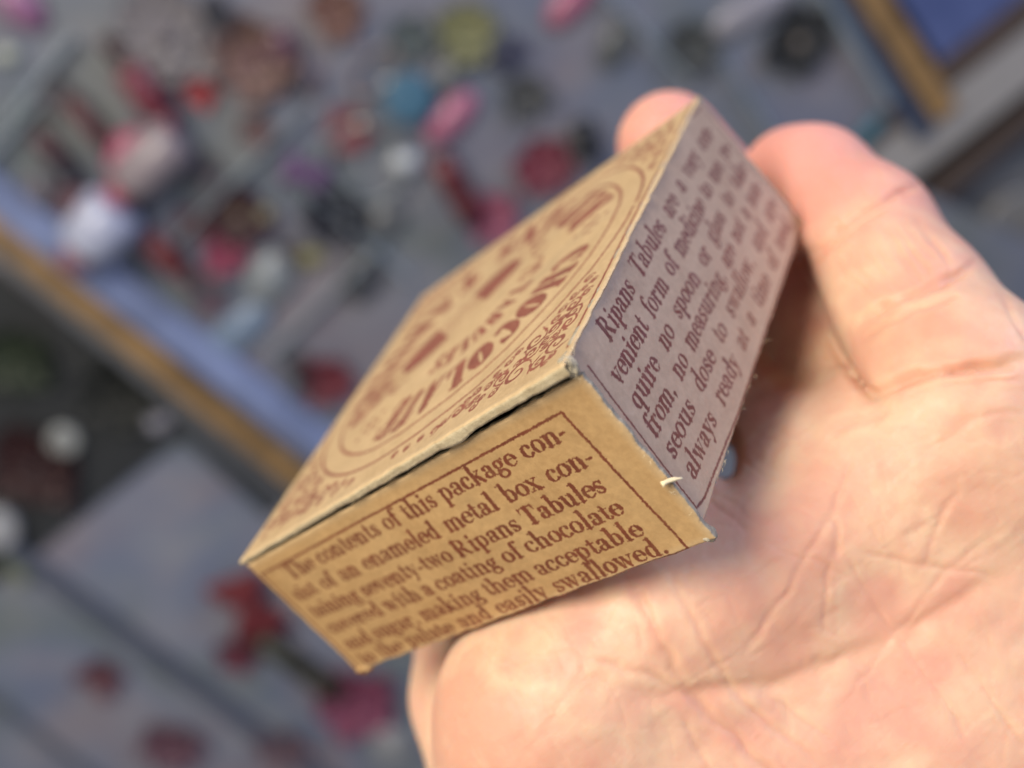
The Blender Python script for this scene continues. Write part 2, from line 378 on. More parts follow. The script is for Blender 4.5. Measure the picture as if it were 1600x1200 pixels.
for px_, py_, kind, sz, col, lab in (
    (320, 265, 'f', 34, (.20, .17, .19), 'greyish mauve cloth flower below the bright red one'), (85, 150, 'f', 40, (.16, .15, .17), 'slate grey cloth flower near the left edge of the case'),
    (60, 300, 'b', 30, (.22, .20, .24), 'pale slate oval brooch beside the blue rail at the left edge'), (640, 60, 'f', 42, (.12, .16, .17), 'grey teal cloth flower above the teal jar'),
    (450, 400, 'b', 26, (.09, .07, .07), 'brownish oval brooch between the grey brooch and the olive bead'), (330, 470, 'f', 30, (.20, .12, .17), 'mauve cloth flower near the blue rail above the light blue brooch'),
    (600, 345, 'b', 34, (.17, .18, .19), 'dull grey oval brooch right of the navy flower'), (820, 150, 'f', 40, (.10, .105, .11), 'charcoal cloth flower above the wine red one'),
    (960, 70, 'b', 36, (.14, .15, .15), 'smoky oval brooch halfway along the top edge'), (1080, 75, 'f', 44, (.09, .10, .10), 'dark grey cloth flower left of the black flower with the beige centre'),
    (400, 200, 'f', 30, (.24, .13, .13), 'dusty pink cloth flower under the large dusty brown one'), (700, 120, 'b', 26, (.20, .22, .23), 'bluish grey oval brooch above the rose pink barrette'),
    (480, 120, 'b', 32, (.19, .15, .19), 'lilac grey oval brooch right of the plum coloured brooch'), (565, 430, 'b', 40, (.10, .105, .12), 'slate coloured oval brooch right of the olive yellow bead'),
    (300, 350, 'f', 30, (.16, .05, .06), 'dull maroon cloth flower left of the dark brown red flower')):
    if kind == 'f': flower(px_, py_, sz, col, tuple(.7*c for c in col), lab, random.choice((5, 6, 7)))
    else: pebble('brooch', px_, py_, random.uniform(20, 150), sz, sz*.62, sz*.3, col, lab, 'brooch', group='oval brooches in the display case')
# lower case
flower(60, 720, 74, (.06, .012, .012), (.05, .02, .02), 'very dark red cloth flower in the black tray', 7, h=-.019)
jar(103, 682, 23, 18, (.5, .52, .5), (.55, .57, .54), 'small pale green white jar in the black tray', h=-.019)  # round white glint painted as a pale jar
pebble('bead', 248, 655, 0, 20, 19, 18, (.62, .60, .72), 'pale lilac bead at the end of the shadow channel', 'bead', h=-.019, rough=.2, group='loose bright beads')  # round glint painted as a lilac stone
jar(0, 815, 34, 28, (.5, .5, .5), (.6, .6, .62), 'grey white jar cut by the left edge', h=-.019)  # another round glint, painted as a whitish jar
flower(30, 560, 62, (.03, .05, .02), (.06, .08, .03), 'dark green cloth leaves in the upper part of the black tray', 8, h=-.019)
flower(200, 610, 70, (.016, .018, .014), (.03, .03, .02), 'black cloth flower beside the gold rail', 7, h=-.019)
flower(30, 880, 30, (.2, .24, .1), (.3, .3, .2), 'small yellow green cloth flower below the left jar', 5, h=-.019)
bow(392, 935, 60, 66, (.26, .012, .02), 'deep red ribbon bow left of the front of the box', h=-.02)
flower(372, 1020, 36, (.24, .03, .07), (.2, .02, .04), 'crimson cloth flower under the deep red bow', 5, h=-.02)
flower(158, 1052, 42, (.24, .08, .11), (.2, .05, .05), 'small dull red cloth flower alone on the grey lining', 4, h=-.02)
flower(555, 1090, 70, (.40, .07, .17), (.3, .04, .1), 'large magenta cloth flower below the box', 7, h=-.02)
flower(268, 1160, 56, (.26, .11, .16), (.2, .05, .08), 'dusty mauve cloth flower near the bottom edge', 6, h=-.02)
flower(440, 1165, 44, (.28, .13, .15), (.2, .06, .08), 'faded pink cloth flower at the bottom edge by the magenta one', 5, h=-.02)
jar(612, 1150, 32, 22, (.5, .52, .52), (.5, .5, .5), 'pale grey jar beside the edge of the palm', h=-.02)
tube(470, 1030, 35, 150, 16, (.06, .055, .02), (.06, .05, .02), 'olive brown stem shaped tube under the box', h=-.02)
jar(1578, 345, 52, 30, (.24, .235, .22), (.26, .25, .235), 'grey beige round jar beyond the dark strip on the right', h=-.043)

# ------------------------------------------------------------------ the carton
K = dict(N=(3.71, -1.68, 73.26), L=(-26.07, 16.89, 101.43), T=(19.0, -29.27, 107.83), B=(-11.49, -11.32, 136.0),
         R=(14.64, 11.17, 77.77), T2=(30.91, -16.94, 112.34), BL=(-15.6, 28.63, 105.94), Q=(.53, .95, 140.51))
K = {k: np.array(v) for k, v in K.items()}
ex = np.array([-.67, .399, .626]); ey = np.array([.335, -.59, .735]); ez = np.array([.662, .702, .262])
carton_o = W(K['BL']*.5+K['T2']*.5)
carton = empty('carton', carton_o, 'small worn tan cardboard box printed in red brown, held upright on the palm', 'box')

# -- lettering: strokes (x0,y0,w0,x1,y1,w1), x-height = 1
TK, TN = .27, .10
def S(x0, y0, x1, y1, w0=TK, w1=None): return [(x0, y0, w0, x1, y1, w0 if w1 is None else w1)]
def SF(x, y, l=.2, r=.2): return S(x-l, y, x+r, y, .10)
def ARC(cx, cy, rx, ry, a0, a1, tk=TK, tn=TN, n=14):
    out = []; P = []
    for i in range(n+1):
        a = math.radians(a0+(a1-a0)*i/n); P.append((cx+rx*math.cos(a), cy+ry*math.sin(a), tn+(tk-tn)*abs(math.cos(a))**1.4))
    for p, q in zip(P[:-1], P[1:]): out.append((*p, *q))
    return out
def DOT(x, y, w): return S(x, y, x+.001, y, w)
G = {}
y0 = .05; xh = .95
G['o'] = (.98, ARC(.49, .5, .34, .44, 0, 360, n=20))
G['c'] = (.86, ARC(.47, .5, .33, .44, 48, 320)+DOT(.68, .74, .24))
G['e'] = (.90, ARC(.47, .5, .33, .44, 0, 296, .28, .09)+S(.66, .1, .79, .24, .09)+S(.2, .56, .80, .56, .10))
G['a'] = (.96, ARC(.42, .66, .26, .28, 0, 150, TK)+DOT(.22, .72, .2)+S(.66, .66, .66, .15)+ARC(.40, .27, .24, .22, 70, 290, .24)+S(.45, .49, .64, .53, .09)+S(.42, .06, .64, .2, .09)+S(.68, .12, .9, .06, .12))
G['n'] = (1.14, S(.28, .06, .28, .88)+SF(.14, .9, .1, .1)+SF(.28, y0)+ARC(.58, .58, .26, .35, 0, 150, TK)+S(.84, .6, .84, .06)+SF(.84, y0))
G['m'] = (1.66, S(.28, .06, .28, .88)+SF(.14, .9, .1, .1)+SF(.28, y0)+ARC(.56, .58, .24, .35, 0, 150, TK)+S(.80, .6, .80, .06)+SF(.8, y0, .16, .16)+ARC(1.08, .58, .26, .35, 0, 150, TK)+S(1.34, .6, 1.34, .06)+SF(1.34, y0))
G['h'] = (1.14, S(.28, .06, .28, 1.5)+SF(.14, 1.5, .1, .1)+SF(.28, y0)+ARC(.58, .58, .26, .35, 0, 150, TK)+S(.84, .6, .84, .06)+SF(.84, y0))
G['u'] = (1.14, S(.28, .9, .28, .4)+SF(.16, .93, .12, .1)+ARC(.54, .38, .26, .32, 180, 330, TK)+S(.84, .9, .84, .06)+SF(.72, .93, .12, .1)+SF(.92, y0, .08, .12))
G['i'] = (.58, S(.28, .06, .28, .88)+SF(.14, .9, .1, .1)+SF(.28, y0)+DOT(.27, 1.32, .28))
G['l'] = (.58, S(.28, .06, .28, 1.5)+SF(.14, 1.5, .1, .1)+SF(.28, y0))
G['t'] = (.68, S(.3, 1.2, .3, .28, .2, TK)+S(.08, .92, .58, .92, .10)+ARC(.46, .26, .17, .2, 180, 330, .22))
G['f'] = (.66, S(.3, .06, .3, 1.2)+SF(.3, y0)+S(.08, .92, .56, .92, .10)+ARC(.52, 1.2, .21, .28, 60, 180, TK)+DOT(.66, 1.38, .22))
G['r'] = (.84, S(.28, .06, .28, .88)+SF(.14, .9, .1, .1)+SF(.28, y0)+ARC(.56, .6, .24, .3, 70, 160, .2)+DOT(.68, .8, .25))
G['s'] = (.78, ARC(.4, .70, .23, .22, 40, 200, .2, .12)+S(.19, .64, .58, .36, .24)+ARC(.38, .28, .23, .22, -160, 20, .2, .12)+S(.62, .92, .62, .7, .1)+S(.14, .08, .14, .32, .1))
G['v'] = (.98, S(.2, .9, .5, .08, TK, .2)+S(.5, .08, .8, .9, .1)+SF(.2, .94)+SF(.8, .94, .16, .14))
G['w'] = (1.44, S(.2, .9, .46, .08, TK, .2)+S(.46, .08, .72, .88, .1)+S(.68, .9, .96, .08, TK, .2)+S(.96, .08, 1.24, .9, .1)+SF(.2, .94)+SF(.68, .94, .14, .14)+SF(1.24, .94, .14, .12))
G['y'] = (.98, S(.2, .9, .52, .08, TK, .2)+S(.8, .9, .42, -.26, .1, .14)+SF(.2, .94)+SF(.8, .94, .16, .14)+DOT(.28, -.34, .26)+S(.28, -.4, .44, -.24, .12))
G['x'] = (.98, S(.2, .9, .76, .08)+S(.76, .9, .2, .08, .1)+SF(.2, .94)+SF(.76, .94, .16, .14)+SF(.2, y0, .14, .16)+SF(.78, y0))
G['k'] = (1.1, S(.28, .06, .28, 1.5)+SF(.14, 1.5, .1, .1)+SF(.28, y0)+S(.36, .4, .78, .9, .1)+S(.5, .58, .86, .08)+SF(.8, .94, .18, .12)+SF(.88, y0, .16, .14))
G['b'] = (1.06, S(.28, .12, .28, 1.5)+SF(.14, 1.5, .1, .1)+ARC(.56, .5, .3, .44, -150, 150))
G['d'] = (1.08, S(.78, .1, .78, 1.5)+SF(.64, 1.5, .1, .1)+SF(.9, y0, .08, .1)+ARC(.5, .5, .3, .44, 30, 330))
G['p'] = (1.08, S(.28, -.42, .28, .88)+SF(.14, .9, .1, .1)+SF(.28, -.45)+ARC(.56, .5, .3, .44, -150, 150))
G['q'] = (1.08, S(.78, -.42, .78, .86)+SF(.8, -.45)+ARC(.5, .5, .3, .44, 30, 330))
G['g'] = (.98, ARC(.42, .64, .25, .27, 0, 360, .24)+S(.62, .84, .86, .92, .14)+DOT(.86, .88, .16)+S(.28, .38, .22, .22, .12)+S(.22, .2, .66, .12, .2)+ARC(.44, -.14, .34, .25, 0, 360, .2, .12))
G[','] = (.5, DOT(.24, .1, .27)+S(.28, .08, .18, -.2, .2, .08))
G['.'] = (.5, DOT(.24, .12, .28))
G['-'] = (.62, S(.12, .46, .46, .46, .17))
CH = 1.45
G['T'] = (1.34, S(.67, .06, .67, 1.38, .32)+SF(.67, y0, .26, .26)+S(.14, 1.4, 1.2, 1.4, .1)+S(.14, 1.4, .1, 1.04, .16, .06)+S(1.2, 1.4, 1.24, 1.04, .16, .06))
G['R'] = (1.5, S(.36, .06, .36, 1.4, .32)+SF(.34, y0, .26, .26)+SF(.3, 1.4, .22, .3)+ARC(.66, 1.05, .34, .34, -90, 90, .3)+S(.4, .7, .7, .7, .1)+S(.74, .66, 1.16, .08, .3, .26)+SF(1.26, y0, .16, .14))
# bold capitals for the lid, height 1
B = .23
def bb(x0, y0, x1, y1, w=B): return [(x0, y0, w, x1, y1, w)]
Z = {}
Z['C'] = (.9, ARC(.46, .5, .30, .40, 50, 310, .30, .14)+bb(.72, .88, .74, .66, .08))
Z['H'] = (1.0, bb(.22, .08, .22, .92, .26)+bb(.78, .08, .78, .92, .26)+bb(.22, .5, .78, .5, .11)+bb(.06, .06, .38, .06, .08)+bb(.06, .94, .38, .94, .08)+bb(.62, .06, .94, .06, .08)+bb(.62, .94, .94, .94, .08))
Z['O'] = (.98, ARC(.49, .5, .30, .40, 0, 360, .32, .14, 24))
Z['L'] = (.86, bb(.24, .08, .24, .92, .28)+bb(.06, .94, .44, .94, .08)+bb(.08, .07, .78, .07, .12)+bb(.76, .08, .78, .34, .1))
Z['A'] = (1.0, bb(.18, .08, .5, .92, .1)+bb(.5, .9, .8, .08, .28)+bb(.28, .34, .66, .34, .1)+bb(.04, .06, .3, .06, .08)+bb(.62, .06, .96, .06, .08))
Z['T'] = (.92, bb(.46, .08, .46, .92, .28)+bb(.08, .93, .84, .93, .12)+bb(.08, .93, .06, .66, .1)+bb(.84, .93, .86, .66, .1)+bb(.28, .06, .64, .06, .08))
Z['E'] = (.86, bb(.24, .08, .24, .92, .28)+bb(.08, .93, .74, .93, .1)+bb(.08, .07, .76, .07, .1)+bb(.24, .5, .56, .5, .1)+bb(.74, .93, .76, .7, .1)+bb(.76, .07, .78, .3, .1)+bb(.56, .62, .56, .38, .08))
Z['B'] = (.9, bb(.24, .08, .24, .92, .26)+ARC(.46, .72, .22, .2, -90, 90, .24)+ARC(.48, .28, .26, .22, -90, 90, .26)+bb(.1, .93, .46, .93, .08)+bb(.1, .07, .48, .07, .08)+bb(.24, .5, .5, .5, .08))
Z['U'] = (.96, bb(.24, .9, .24, .4, .26)+ARC(.49, .36, .25, .28, 180, 360, .22, .12)+bb(.74, .9, .74, .4, .12)+bb(.08, .94, .42, .94, .08)+bb(.6, .94, .88, .94, .08))
Z['S'] = (.78, ARC(.38, .70, .22, .22, 30, 200, .22, .12)+bb(.18, .64, .56, .36, .26)+ARC(.36, .3, .22, .24, -160, 20, .22, .12)+bb(.6, .92, .6, .7, .08)+bb(.14, .08, .14, .3, .08))
Z['7'] = (.8, bb(.12, .9, .68, .9, .14)+bb(.68, .88, .34, .1, .16)+bb(.12, .92, .1, .7, .08))
Z['2'] = (.8, ARC(.38, .68, .24, .24, -10, 190, .26, .14)+bb(.6, .6, .16, .16, .14)+bb(.14, .1, .68, .1, .16)+bb(.68, .1, .7, .28, .08)+DOT(.2, .66, .2))
Z['R'] = (1.0, bb(.24, .08, .24, .92, .26)+ARC(.48, .72, .26, .2, -90, 90, .26)+bb(.1, .93, .5, .93, .08)+bb(.24, .5, .5, .5, .08)+bb(.56, .48, .82, .1, .24)+bb(.08, .06, .4, .06, .08)+bb(.74, .06, .96, .06, .08))
Z['I'] = (.5, bb(.25, .08, .25, .92, .26)+bb(.08, .06, .42, .06, .08)+bb(.08, .94, .42, .94, .08))
Z['P'] = (.9, bb(.24, .08, .24, .92, .26)+ARC(.48, .70, .26, .22, -90, 90, .26)+bb(.1, .93, .5, .93, .08)+bb(.24, .48, .5, .48, .08)+bb(.08, .06, .4, .06, .08))
Z['N'] = (1.04, bb(.2, .08, .2, .9, .11)+bb(.22, .9, .8, .1, .26)+bb(.82, .1, .82, .92, .11)+bb(.06, .06, .34, .06, .08)+bb(.06, .94, .28, .94, .08)+bb(.68, .94, .96, .94, .08))

for k_ in list(Z): Z[k_] = (Z[k_][0], [(a, b, w*1.22 if w >= .2 else w, c, d, v*1.22 if v >= .2 else v) for (a, b, w, c, d, v) in Z[k_][1]])
def ink_field(wmm, hmm, step, segs):
    """signed distance (mm, negative = ink) of all strokes on a panel grid; segs in panel mm"""
    nx = int(round(wmm/step)); ny = int(round(hmm/step)); D = np.full((ny+1, nx+1), 9., np.float32)
    gx = np.arange(nx+1)*wmm/nx; gy = np.arange(ny+1)*hmm/ny
    for (x0, y0_, w0, x1, y1, w1) in segs:
        r = max(w0, w1)*.5+.18
        i0 = max(0, int((min(x0, x1)-r)/wmm*nx)); i1 = min(nx, int((max(x0, x1)+r)/wmm*nx)+1)
        j0 = max(0, int((min(y0_, y1)-r)/hmm*ny)); j1 = min(ny, int((max(y0_, y1)+r)/hmm*ny)+1)
        if i1 <= i0 or j1 <= j0: continue
        X, Y = np.meshgrid(gx[i0:i1+1], gy[j0:j1+1]); dx, dy = x1-x0, y1-y0_; L = dx*dx+dy*dy+1e-12
        t = np.clip(((X-x0)*dx+(Y-y0_)*dy)/L, 0, 1)
        d = np.hypot(X-x0-t*dx, Y-y0_-t*dy)-(w0+(w1-w0)*t)*.5
        np.minimum(D[j0:j1+1, i0:i1+1], d, out=D[j0:j1+1, i0:i1+1])
    return D, nx, ny
def text_line(s, p0, p1, xh_mm, gl=G, up=-1, bold=1.):
    """justified line of text from p0 to p1 (panel mm, v down)"""
    words = s.split(' '); adv = [sum(gl[c][0] for c in w) for w in words]
    L = math.hypot(p1[0]-p0[0], p1[1]-p0[1]); tot = sum(adv)*xh_mm; gaps = len(words)-1
    sp = (L-tot)/gaps if gaps else 0
    sx = 1.
    if gaps and sp < .42*xh_mm: sx = (L-.42*xh_mm*gaps)/tot; sp = .42*xh_mm
    if gaps and sp > 1.5*xh_mm: sx = min(1.18, (L-1.5*xh_mm*gaps)/tot); sp = (L-tot*sx)/gaps
    dx, dy = (p1[0]-p0[0])/L, (p1[1]-p0[1])/L; nx, ny = dy*-up*-1, dx*up
    nx, ny = (dy, -dx)
    out = []; x = 0
    for w in words:
        for c in w:
            for (a, b, w0, c1, d, w1) in gl[c][1]:
                f = lambda X, Y: (p0[0]+dx*(x+X*xh_mm*sx)+nx*Y*xh_mm, p0[1]+dy*(x+X*xh_mm*sx)+ny*Y*xh_mm)
                q0 = f(a, b); q1 = f(c1, d); out.append((*q0, w0*xh_mm*bold, *q1, w1*xh_mm*bold))
            x += gl[c][0]*xh_mm*sx
        x += sp
    return out

def panel(name, c00, c10, c01, c11, wmm, hmm, step, segs, nrm, mats, thick=.45, side_mat=None, bulge=None, fade=None, extra=None, edge=.28, wear=.5, rough_edge=.06):
    """printed board panel: fine grid carrying the printed ink as an attribute, with real thickness"""
    D, nx, ny = ink_field(wmm, hmm, step, segs)
    U, V = np.meshgrid(np.linspace(0, 1, nx+1), np.linspace(0, 1, ny+1))
    X = U*wmm; Y = V*hmm
    wob = (noise2(X*6, Y*6, 3)-.5)*.10+(noise2(X*14, Y*14, 4)-.5)*.07
    ink = np.clip(.5-(D+wob)/.09, 0, 1)
    worn = noise2(X*2.2, Y*2.2, 11)*.6+noise2(X*9, Y*9, 12)*.4
    ink *= np.clip(1.25-np.clip(worn-.62, 0, 1)*4*wear, .35, 1)
    if extra is not None: ink = np.maximum(ink, extra(X, Y))
    P = (c00*(1-U[..., None])*(1-V[..., None])+c10*U[..., None]*(1-V[..., None])+c01*(1-U[..., None])*V[..., None]+c11*U[..., None]*V[..., None])
    n = np.asarray(nrm)/np.linalg.norm(nrm)
    h = (noise2(X*.12+3, Y*.12+5, 21)-.5)*.25+(noise2(X*.5, Y*.5, 22)-.5)*.07+(noise2(X*2, Y*2, 23)-.5)*.02
    if bulge is not None: h = h+bulge(U, V)
    ed = np.minimum(np.minimum(X, wmm-X), np.minimum(Y, hmm-Y))
    h = h*np.clip(ed/2., 0, 1) - .16*np.clip(1-ed/edge, 0, 1)**2
    P = P+n*h[..., None]
    # ragged outline
    tang_u = (c10-c00)/np.linalg.norm(c10-c00); tang_v = (c01-c00)/np.linalg.norm(c01-c00)
    for m_, t_, dist in ((X, -tang_u, None), (wmm-X, tang_u, None), (Y, -tang_v, None), (hmm-Y, tang_v, None)):
        P = P+(np.clip(1-m_/.5, 0, 1)*((noise2(X*.9+Y*.8, Y*.7-X*.6, 31)-.5)*1.4+(noise2(X*3.3+Y*3.1, Y*2.9-X*2.7, 32)-.5)*.3)*rough_edge*2)[..., None]*t_
    idx = np.arange((nx+1)*(ny+1)).reshape(ny+1, nx+1)
    q = np.stack([idx[:-1, :-1], idx[:-1, 1:], idx[1:, 1:], idx[1:, :-1]], -1).reshape(-1, 4)
    # orient: test normal
    a, b, c = P[0, 0], P[0, 1], P[1, 0]
    flip = np.dot(np.cross(P[ny//2, nx//2+3]-P[ny//2, nx//2], P[ny//2+3, nx//2]-P[ny//2, nx//2]), n) < 0
    ring = np.concatenate([idx[0, :], idx[1:, -1], idx[-1, -2::-1], idx[-2:0:-1, 0]])
    Ur = U.ravel()[ring]; Vr = V.ravel()[ring]; th_ = (thick(Ur, Vr) if callable(thick) else np.full(len(ring), thick))[:, None]
    V0 = P.reshape(-1, 3); base = len(V0); k = len(ring); lay = [ring]; new = []
    rp = V0[ring]
    for i, t in enumerate((.25, .5, .75, 1.)):
        jit = (noise3(rp*1., 1.0+.5*i, 40+i)-.5)*.07
        cen = V0.mean(0); inw = cen-rp; inw -= (inw@n)[:, None]*n; inw /= np.linalg.norm(inw, axis=1)[:, None]
        new.append(rp-n*th_*t+inw*(jit+.03*i)[:, None]); lay.append(base+i*k+np.arange(k))
    new.append(((V0[ring]-n*th_).mean(0)+0*n)[None]); allv = np.concatenate([V0]+new)
    sk = []
    for a_, b_ in zip(lay[:-1], lay[1:]):
        sk.append(np.stack([a_, b_, np.roll(b_, -1), np.roll(a_, -1)], -1))
    sk = np.concatenate(sk); ci = len(allv)-1
    back = np.stack([lay[-1], np.full(k, ci), np.full(k, ci), np.roll(lay[-1], -1)], -1)
    # triangles for the back are stored as a separate list
    q = q[:, ::-1] if flip else q; sk = sk[:, ::-1] if flip else sk
    tri = np.stack([lay[-1], np.full(k, ci), np.roll(lay[-1], -1)], -1); tri = tri[:, ::-1] if flip else tri
    qq = np.concatenate([q, sk]); me_v = W(allv)
    me = bpy.data.meshes.new(name); org = np.array(carton_o)
    me.vertices.add(len(me_v)); me.vertices.foreach_set('co', (me_v-org).astype(np.float32).ravel())
    nl = len(qq)*4+len(tri)*3; me.loops.add(nl); me.loops.foreach_set('vertex_index', np.concatenate([qq.ravel(), tri.ravel()]).astype(np.int32))
    me.polygons.add(len(qq)+len(tri)); me.polygons.foreach_set('loop_start', np.concatenate([np.arange(len(qq))*4, len(qq)*4+np.arange(len(tri))*3]).astype(np.int32))
    me.update(calc_edges=True)
    me.polygons.foreach_set('use_smooth', np.ones(len(me.polygons), bool))
    mi = np.zeros(len(me.polygons), np.int32); mi[len(q):] = 1
    if side_mat is not None: mi[len(q):len(q)+len(sk)] = np.where(np.tile(side_mat(Ur, Vr), 4), 0, 1)
    me.polygons.foreach_set('material_index', mi)
    at_ = me.attributes.new('ink', 'FLOAT', 'POINT'); av = np.zeros(len(me_v), np.float32); av[:base] = ink.ravel(); at_.data.foreach_set('value', av)
    at_ = me.attributes.new('edge', 'FLOAT', 'POINT'); av = np.zeros(len(me_v), np.float32); av[:base] = np.clip(1-ed/.8, 0, 1).ravel(); at_.data.foreach_set('value', av)
    for mm in mats: me.materials.append(mm)
    o = bpy.data.objects.new(name, me); scene.collection.objects.link(o); o.parent = carton
    return o

def paper(name, c0, c1, inkc, rough=.5, spec=.5, coat=0.):
    m = NT(name)
    big = m.noise(110, 6, .65); fine = m.noise(1600, 4, .7); mid = m.noise(420, 4, .6)
    c = m.ramp(big, [(.32, c0), (.68, c1)])
    c = m.mix(m.math('MULTIPLY', m.ramp(mid, [(.45, (0, 0, 0)), (.75, (1, 1, 1))]), .28), c, tuple(x*.72 for x in c0))
    c = m.mix(m.math('MULTIPLY', m.ramp(fine, [(.4, (0, 0, 0)), (.68, (1, 1, 1))]), .38), c, tuple(min(1, x*1.25) for x in c1))
    st = m.noise(55, 7, .7)
    c = m.mix(m.math('MULTIPLY', m.ramp(st, [(.54, (0, 0, 0)), (.66, (1, 1, 1))]), .30), c, tuple(x*.55 for x in c0))
    c = m.mix(m.math('MULTIPLY', m.attr('edge'), .35), c, (.60, .47, .29))
    ik = m.mix(m.ramp(mid, [(.3, (0, 0, 0)), (.7, (1, 1, 1))]), inkc, tuple(x*1.35 for x in inkc))
    f = m.math('MULTIPLY', m.attr('ink'), m.ramp(fine, [(.2, (.80,)*3), (.5, (1,)*3)]))
    m.l(m.mix(f, c, ik), m.b.inputs['Base Color'])
    m.b.inputs['Roughness'].default_value = rough; m.b.inputs['Specular IOR Level'].default_value = spec
    m.b.inputs['Coat Weight'].default_value = coat; m.b.inputs['Coat Roughness'].default_value = .35
    nb = m.bump(fine, .5, .00006); nb = m.bump(mid, .25, .0001, nb)
    m.l(nb, m.b.inputs['Normal'])
    return m.m
INK = (.125, .029, .010)
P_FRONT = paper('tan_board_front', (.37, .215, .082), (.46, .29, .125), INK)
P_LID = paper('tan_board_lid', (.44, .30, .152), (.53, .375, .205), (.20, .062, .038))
P_SIDE = paper('tan_board_side_sheen', (.40, .275, .185), (.46, .33, .23), (.12, .026, .020), rough=.42, spec=.7)  # greyer tan, part of the blue sheen put into the colour
m = NT('board_core'); fn = m.noise(900, 5, .7)
m.l(m.ramp(fn, [(.3, (.23, .20, .15)), (.7, (.46, .40, .29))]), m.b.inputs['Base Color']); m.b.inputs['Roughness'].default_value = .9
m.l(m.bump(m.noise(1500, 4, .8), .8, .00015), m.b.inputs['Normal']); P_CORE = m.m
m = NT('lid_lip'); fn = m.noise(700, 5, .7)
m.l(m.ramp(fn, [(.3, (.42, .33, .19)), (.7, (.60, .50, .32))]), m.b.inputs['Base Color']); m.b.inputs['Roughness'].default_value = .9
m.l(m.bump(m.noise(1800, 4, .8), .6, .00012), m.b.inputs['Normal']); P_LIP = m.m

BW, BH, BD = 45., 47.06, 17.23
# front panel: u from L side to N side, v down
fw, fh = BW, BD
lines = [('The contents of this package con-', (.082, .222), (.905, .232)), ('sist of an enameled metal box con-', (.042, .375), (.915, .400)),
         ('taining seventy-two Ripans Tabules', (.042, .528), (.895, .555)), ('covered with a coating of chocolate', (.042, .678), (.893, .700)),
         ('and sugar, making them acceptable', (.042, .828), (.896, .845)), ('to the palate and easily swallowed.', (.042, .968), (.912, .980))]
segs = []
for s, a, b in lines: segs += text_line(s, (a[0]*fw, a[1]*fh), (b[0]*fw, b[1]*fh), 1.30, bold=1.14)
def border(pts, w, wm, hm):
    out = []
    for a, b in zip(pts[:-1], pts[1:]): out.append((a[0]*wm, a[1]*hm, w, b[0]*wm, b[1]*hm, w))
    return out
segs += border([(.018, .995), (.016, .10), (.922, .105), (.945, .996)], .26, fw, fh)+border([(.55, .992), (.945, .996)], .2, fw, fh)
nF = -ey
fN = K['N']+ez*1.72+ex*.1+ey*.28; fL = K['L']+ez*.80+ey*.08
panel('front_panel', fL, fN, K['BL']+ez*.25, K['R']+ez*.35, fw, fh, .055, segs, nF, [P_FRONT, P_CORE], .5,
      bulge=lambda U, V: .35*np.sin(np.pi*U)*np.sin(np.pi*V)-.5*np.clip(.1-U, 0, 1)*10*np.clip(.06-U, 0, 1), wear=.35, rough_edge=.09)
# right panel: u from N edge to T edge, v down
lines = [('Ripans Tabules are a very con-', (.110, .165), (.940, .195)), ('venient form of medicine to use, re-', (.058, .312), (.962, .350)),
         ('quire no spoon or glass to take', (.058, .455), (.950, .495)), ('from, no measuring, are not a nau-', (.048, .590), (.955, .635)),
         ('seous dose to swallow, and are', (.052, .728), (.955, .785)), ('always ready at a time of need.', (.060, .872), (.955, .930))]
segs = []
for s, a, b in lines: segs += text_line(s, (a[0]*BH, a[1]*BD), (b[0]*BH, b[1]*BD), 1.29, bold=1.17)
segs += border([(.975, .965), (.978, .045)], .2, BH, BD)+border([(.028, .12), (.022, .935), (.05, .955), (.3, .985), (.975, .975)], .22, BH, BD)+border([(.978, .045), (.9, .02)], .15, BH, BD)
nR = -ex
inset = ey*1.0-(-ex)*.35
sN = K['N']+ey*.9+ex*.30; sR = K['R']+ey*.6+ex*.55-ez*.6
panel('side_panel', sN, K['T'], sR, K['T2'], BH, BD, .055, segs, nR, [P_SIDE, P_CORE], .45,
      bulge=lambda U, V: .25*np.sin(np.pi*U)*np.sin(np.pi*V)-.25*np.exp(-((U-.01)/.03)**2), wear=.3, rough_edge=.05)
# lid: emblem centre a little off the middle; angles in the (u, v) frame
cx, cy = 45*.5-.4, 47.06*.5+1.2
def arc_text(s, r0, h, a0, a1, inward=False, wid=1., gl=Z):
    """letters on a circle; tops outward (angles falling) or inward (angles rising)"""
    out = []; tot = sum(gl[c][0] if c != ' ' else .5 for c in s); x = 0
    rm = r0+h/2; sc = abs(math.radians(a1-a0))*rm/tot; sg = 1 if a1 > a0 else -1
    for c in s:
        adv = gl[c][0] if c != ' ' else .5
        if c != ' ':
            for (a, b, w0, c1, d, w1) in gl[c][1]:
                def f(X, Y):
                    th = math.radians(a0)+sg*(x+X*.86+.07)*sc/rm; r = (r0+h-Y*h) if inward else (r0+Y*h)
                    return cx+r*math.cos(th), cy+r*math.sin(th)
                out.append((*f(a, b), max(w0, .15)*sc*1.06, *f(c1, d), max(w1, .15)*sc*1.06))
        x += adv
    return out
def ring(r, w, n=140, a0=0, a1=360, c=None):
    c = c or (cx, cy)
    P = [(c[0]+r*math.cos(math.radians(a0+(a1-a0)*i/n)), c[1]+r*math.sin(math.radians(a0+(a1-a0)*i/n))) for i in range(n+1)]
    return [(*p, w, *q, w) for p, q in zip(P[:-1], P[1:])]
def spiral(c, R, a0, turns, w, sgn=1, n=34):
    P = []
    for i in range(n+1):
        t = i/n; a = math.radians(a0)+sgn*turns*2*math.pi*t; r = R*(1-t*.82)
        P.append((c[0]+r*math.cos(a), c[1]+r*math.sin(a), w*(.45+1.0*math.sin(math.pi*min(1, t*1.15))+.5*(t > .9))))
    return [(*p, *q) for p, q in zip(P[:-1], P[1:])]
segs = ring(18.7, .34)+ring(21.3, .36)
